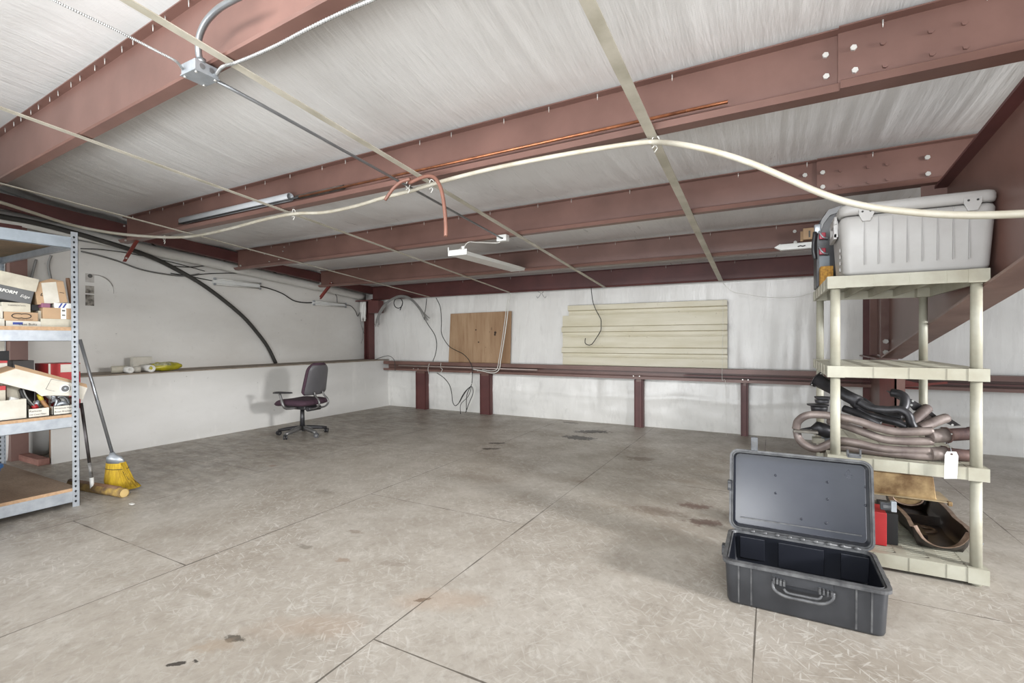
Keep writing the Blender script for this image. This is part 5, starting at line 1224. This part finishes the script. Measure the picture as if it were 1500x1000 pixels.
for px in (1082, 1100.5, 1254.5, 1277.5):
    x = onY(px, 880, QY0-.004).x; b = MB()
    b.hexa([V((x-.0035,QY0+.004,.012)), V((x+.0035,QY0+.004,.012)), V((x+.0035,QY0+.02,.012)), V((x-.0035,QY0+.02,.012)), V((x-.0035,QY0-.008,QZ-.016)), V((x+.0035,QY0-.008,QZ-.016)), V((x+.0035,QY0+.01,QZ-.016)), V((x-.0035,QY0+.01,QZ-.016))])
    b.build('rib', M_CASEED, CS, bevel=.001)
# carrying handle
def hx(px, py, y): return onY(px, py, y)
yh = QY0-.022
b = MB(); P = [hx(1132,850,yh+.006), hx(1134,863,yh-.004), hx(1150,873,yh-.012), hx(1176,879,yh-.014), hx(1204,884,yh-.012), hx(1219,878,yh-.004), hx(1221,868,yh+.004)]
b.tube(P, .0065, 8, k=4); b.tube([hx(1148,862,yh+.002), hx(1154,868,yh-.006), hx(1176,873,yh-.010), hx(1198,877,yh-.006), hx(1204,872,yh+.002)], .0055, 8, k=4)
H_ = b.build('handle', M_CASEED, CS)
for (xa, ya), (xb_, yb2) in (((1131,849),(1151,856)),((1198,865),(1221,872))):
    a, c = hx(xa, ya, yh+.004), hx(xb_, yb2, yh+.004); d = (c-a)
    for k in range(4):
        q = a+d*(k+.5)/4; MB().box(q.x-.0045, q.x+.0045, yh-.006, QY0+.002, q.z-.010+.002*(k%2), q.z+.012).build('handle_knuckle', M_CASEED, H_, bevel=.0015)
a, c = hx(1131,845,yh), hx(1221,868,yh)
MB().box(a.x-.002, c.x+.002, QY0-.006, QY0+.006, QZ-.06, QZ-.012).build('handle_mount', M_CASE, CS, bevel=.002)
# inside pads
for px0, px1, z0 in ((1084,1120,.07),(1140,1207,.055),(1232,1280,.06)):
    xa, xb2 = onY(px0, 800, QY1-.03).x, onY(px1, 800, QY1-.03).x
    MB().box(xa, xb2, QY1-.026, QY1-.016, z0, QZ-.02)  .build('inner_pad', mat('case_inner_pad', (34,36,44), .4), CS, bevel=.002)
# lid, hinged at the back and leaning slightly away
lb = V((0, QY1+.006, QZ+.006)); tilt = math.radians(9.0); LH = .405
Ml = Matrix(((1,0,0,0),(0,math.sin(tilt),math.cos(tilt),lb.y),(0,math.cos(tilt),-math.sin(tilt),lb.z),(0,0,0,1)))   # local y up the lid, local z away from the camera
LX0, LX1 = QX0-.006, QX1+.010
def lr(ins, z, r): return [Ml @ V((x, y, z)) for x, y in rrect(LX0+ins, LX1-ins, ins, LH-ins, r)]
b = MB(); b.loft([lr(.004,.0,.034), lr(.005,.012,.034), lr(.010,.060,.03), lr(.022,.072,.02)], True, False, True)
b.mat(1).loft([lr(.014,.0,.028), lr(.020,.048,.022)], True, False, False)
b.mat(2).loft([lr(.020,.048,.022), lr(.0215,.0485,.020)], True, False, True)
b.build('lid_shell', [M_CASE, M_CASEIN, M_CASEPN], CS, recalc=False)
b = MB(); b.loft([lr(.004,.016,.036), lr(-.006,.014,.044), lr(-.006,-.002,.044), lr(.004,-.003,.034), lr(.006,.004,.032), lr(.011,.004,.03), lr(.012,-.003,.029), lr(.0145,.006,.028)], True, False, False, False)
LR = b.build('lid_rim', M_CASEED, CS)
# raised border of the lid panel
b = MB(); 
def lp(x, y, z): return Ml @ V((x, y, z))
for (xa, ya, xb2, yb2) in ((LX0+.045,.05,LX1-.04,.056),):
    b.hexa([lp(xa,ya,.046), lp(xb2,ya,.046), lp(xb2,yb2,.046), lp(xa,yb2,.046), lp(xa,ya,.044), lp(xb2,ya,.044), lp(xb2,yb2,.044), lp(xa,yb2,.044)])
b.build('panel_ridge', M_CASEED, CS)
for px, py in ((1136,696),(1136,722),(1212,706),(1212,731),(1268,686),(1268,713),(1268,740),(1174,760),(1210,766)):
    d = sight(px, py); n3 = (Ml.to_3x3() @ V((0,0,1))); p0 = lp(0,0,.0475); t_ = (p0-EYE).dot(n3)/d.dot(n3); p = EYE+d*t_
    MB().lathe([(.006,0),(.005,-.002),(.0,-.0022)], Matrix.Translation(p) @ Ml.to_3x3().to_4x4(), 10).build('moulding_dot', M_CASEPN, CS)
d = sight(1243, 693); t_ = (p0-EYE).dot(n3)/d.dot(n3); p = EYE+d*t_
xa_, ya_ = (Ml.to_3x3() @ V((1,0,0))), (Ml.to_3x3() @ V((0,1,0)))
tri = [p+xa_*x+ya_*y-n3*.001 for x, y in ((-.016,-.012),(.016,-.012),(0,.018),(-.016,-.012))]
MB().tube(tri, .0012, 5).build('recycling_triangle', mat('moulded_mark', (104,106,116), .4), CS)
text_mesh('lettering', 'ABS', .010, Matrix.Translation(p-n3*.0015+ya_*-.024) @ frame((0,0,0), xa_, ya_, -n3), mat('moulded_mark', (104,106,116), .4), CS, .0003, 0, 'CENTER')
# hinge line
b = MB(); b.tube([V((QX0+.05,QY1+.004,QZ+.004)), V((QX1-.04,QY1+.004,QZ+.004))], .006, 8)
for i in range(9):
    x = QX0+.09+i*.055; b.tube([V((x,QY1+.003,QZ+.005)), V((x+.02,QY1+.003,QZ+.005))], .009, 8)
b.build('hinge', M_CASEED, CS)
# latches
def latch(c, sx, sy, sz, m=None, M=None, nm='latch'):
    c = V(c); L_ = MB().box(c.x-sx, c.x+sx, c.y-sy, c.y+sy, c.z-sz, c.z+sz).build(nm, m or M_CASE, CS, bevel=.003)
    MB().box(c.x-sx*.7, c.x+sx*.7, c.y-sy-.002, c.y-sy, c.z-sz*.4, c.z+sz*.4).build('latch_pin', M_CASEED, L_); return L_
yt = lp(0, LH, 0)
latch(onY(1105,650,yt.y), .016, .010, .036, mat('worn_latch', (96,98,100), .45, 0, .3, 30, dark=(56,58,62)))
latch(onY(1251,667,yt.y-.005), .028, .012, .010, mat('worn_latch', (96,98,100), .45), None)
for px in (1241.5, 1260): a = onY(px, 664, yt.y-.005); MB().box(a.x-.004, a.x+.004, a.y-.012, a.y+.012, a.z-.012, a.z+.020).build('latch_ear', M_CASEED, CS, bevel=.001)
latch(onY(1069,710,lp(0,LH*.45,0).y), .010, .014, .026); latch(onY(1301,741,lp(0,LH*.42,0).y), .030, .012, .018)
MB().box(onY(1305,741,2.80).x, onY(1313,741,2.80).x, 2.79, 2.815, onY(1308,749,2.8).z, onY(1308,734,2.8).z).build('latch_tip', M_GALV, CS, bevel=.002)
latch((QX0-.020, QY0+.20, QZ-.035), .010, .020, .024); latch((QX1+.016, QY0+.16, QZ-.045), .010, .022, .024)

# ------------------------------------------------------------------ office chair
c0 = onZ(443, 637); CH = thing('office_chair', 'plum upholstered office chair with black arms and star base, facing the low wall', 'chair', (c0.x, c0.y, 0), PI+.12)
W_ = WM[CH.name]
def L(x, y, z): return W_ @ V((x, y, z))
def MBL(): return MB()
MB().cyl(L(0,0,.075), L(0,0,.10), .045, 20, .035).build('base_hub', M_CHMET, CH)
MB().cyl(L(0,0,.10), L(0,0,.345), .030, 20, .024).build('gas_column', M_CHBLK, CH)
for k in range(5):
    a = 2*PI*k/5+.40; ca, sa = math.cos(a), math.sin(a)
    b = MB(); r_ = .295
    secs = []
    for u in (0,.25,.5,.75,1.0):
        x = .03+(r_-.03)*u; z = .098-.035*u**1.5; w_ = .030-.008*u; h_ = .024-.007*u
        secs.append([L(ca*x-sa*q, sa*x+ca*q, z+p) for q, p in ((-w_,-h_),(w_,-h_),(w_*.7,h_),(-w_*.7,h_))])
    b.loft(secs, True, True, True); b.build('base_arm', M_CHMET if k in (1,2) else M_CHBLK, CH)
    cx, cy = ca*r_, sa*r_; ct = a+.9
    c_ = MB().cyl(L(cx,cy,.06), L(cx,cy,.035), .009, 10).build('caster', M_CHBLK, CH)
    for s in (-1,1):
        o_ = V((-math.sin(ct)*s*.014, math.cos(ct)*s*.014, 0)); 
        MB().tube([L(cx+o_.x*.4, cy+o_.y*.4, .029), L(cx+o_.x*1.5, cy+o_.y*1.5, .029)], .029, 16).build('wheel', M_CHBLK, c_)
        MB().tube([L(cx+o_.x*1.5, cy+o_.y*1.5, .029), L(cx+o_.x*1.6, cy+o_.y*1.6, .029)], .012, 12).build('wheel_cap', M_CHMET, c_)
# seat
def seat_pt(u, v, top):
    x = .27-.52*u; wd = .245*(1-abs(2*u-1)**4*.22); e = (1-abs(2*u-1)**6)**.5*(1-abs(v)**6)**.5
    zc_ = .428-.03*max(0, 1-u*3.2)**1.6
    return L(x, v*wd, zc_+(.050 if top else -.045)*e-(.012*(1-v*v)*e if top else 0))
us = [i/20 for i in range(21)]; vs = [-1+.1*i for i in range(21)]
b = MB(); b.sheet(lambda u, v: seat_pt(u, v, True), us, vs); b.sheet(lambda u, v: seat_pt(u, v, False), us, vs)
bmesh.ops.remove_doubles(b.b, verts=b.b.verts, dist=.0008); b.build('seat', M_CHFAB, CH)
b = MB(); b.box(-.14,.12,-.10,.10,.335,.385,W_); b.box(.10,.20,-.09,.09,.355,.39,W_); b.build('seat_mechanism', M_CHBLK, CH, bevel=.012)
b = MB(); b.tube([L(-.10,.10,.36), L(-.10,-.12,.36)], .022, 12); b.tube([L(-.17,.09,.345), L(-.17,-.12,.345)], .028, 12); b.build('tilt_spring', M_CHBLK, CH)
b = MB(); b.tube([L(.13,.09,.35), L(.13,.13,.345)], .014, 10); b.build('adjust_knob', M_CHBLK, CH)
# back
def back_pt(u, v, f):
    z = .52+.40*u; wd = (.205-.035*u)*(1-max(0,(u-.7)/.3)**2.5*.5)*(1-max(0,(.12-u)/.12)**2*.25)
    e = (1-abs(2*u-1)**8)**.5*(1-abs(v)**6)**.5
    x = -.230-.085*u+.045*v*v-.03*math.sin(PI*u)*0+ .02*math.cos(PI*u)*0
    return L(x+(f*e), v*wd, z)
b = MB(); b.sheet(lambda u, v: back_pt(u, v, .06), us, vs); b.sheet(lambda u, v: back_pt(u, v, .0), us, vs)
bmesh.ops.remove_doubles(b.b, verts=b.b.verts, dist=.0008); b.build('backrest', M_CHFAB, CH)
b = MB(); f2 = lambda u, v: back_pt(.02+.90*u, v*.90, -.016); f3 = lambda u, v: back_pt(.02+.90*u, v*.90, .006)
b.sheet(f2, us, vs); b.sheet(f3, us, vs); bmesh.ops.remove_doubles(b.b, verts=b.b.verts, dist=.0008); b.build('back_shell', M_CHSHELL, CH)
for s in (-1,1):
    MB().tube([L(-.10,s*.05,.355), L(-.20,s*.06,.35), L(-.30,s*.07,.37), L(-.345,s*.075,.42), L(-.33,s*.075,.47), L(-.285,s*.07,.51), L(-.262,s*.07,.56)], .0115, 10, k=5).build('back_support', M_CHMET, CH)
    b = MB(); b.tube([L(-.02,s*.12,.36), L(.02,s*.22,.365), L(.03,s*.265,.40), L(.055,s*.27,.47), L(.085,s*.27,.545)], [.016,.018,.018,.015,.014], 10, k=5); b.build('arm_post', M_CHMET, CH)
    b = MB(); rings = []
    for u, w_, h_, dz in ((0,.010,.006,-.012),(.06,.030,.013,-.004),(.25,.040,.014,0),(.6,.036,.012,.002),(.9,.024,.010,.004),(1,.008,.005,.004)):
        x = .185-.30*u; rings.append([L(x, s*.27+w_*math.cos(q), .56+dz+h_*math.sin(q)) for q in [2*PI*k/14 for k in range(14)]])
    b.loft(rings); b.build('arm_pad', M_CHBLK, CH)
# ------------------------------------------------------------------ light
sc = bpy.context.scene
w = bpy.data.worlds.new('world'); sc.world = w; w.use_nodes = True
bg = w.node_tree.nodes['Background']; bg.inputs[0].default_value = (.82,.91,1,1); bg.inputs[1].default_value = 2.4
def area(name, loc, target, size, sizey, power, col=(1,1,1)):
    l = bpy.data.lights.new(name, 'AREA'); l.shape = 'RECTANGLE'; l.size = size; l.size_y = sizey; l.energy = power; l.color = col
    o = bpy.data.objects.new(name, l); C.objects.link(o); o.location = loc
    o.rotation_euler = (V(target)-V(loc)).to_track_quat('-Z', 'Y').to_euler(); return o
l = area('window_light_right', (5.4, 1.45, 1.95), (-1.6, 2.75, 0), .7, .5, 170, (.99,.99,1)); l.data.spread = math.radians(75)
area('rear_fill', (-2.6, -2.3, 1.5), (-3.2, 4.5, 1.3), 8, 2.4, 210, (.95,.98,1))  # broad soft fill added on the unseen side behind the camera
area('ceiling_fill', (-3.2, -1.7, .2), (-4.2, 3.2, 2.6), 6.5, .7, 420, (.96,.98,1))  # upward fill added near the floor to brighten the ceiling
area('right_bay_light', (5.9, 2.6, 1.2), (-6, 5.0, 1.0), 3.6, 2.0, 200, (.97,.985,1))
l = area('far_room_fill', (-.6, .1, 2.32), (-3.6, 6.0, .3), 3.2, .35, 105, (.97,.985,1)); l.data.spread = math.radians(110)  # fill added above the view for the far floor, no fitting there
sc.view_settings.view_transform = 'Standard'; sc.view_settings.look = 'None'; sc.view_settings.gamma = 1
sc.view_settings.use_curve_mapping = False; sc.view_settings.exposure = -0.86
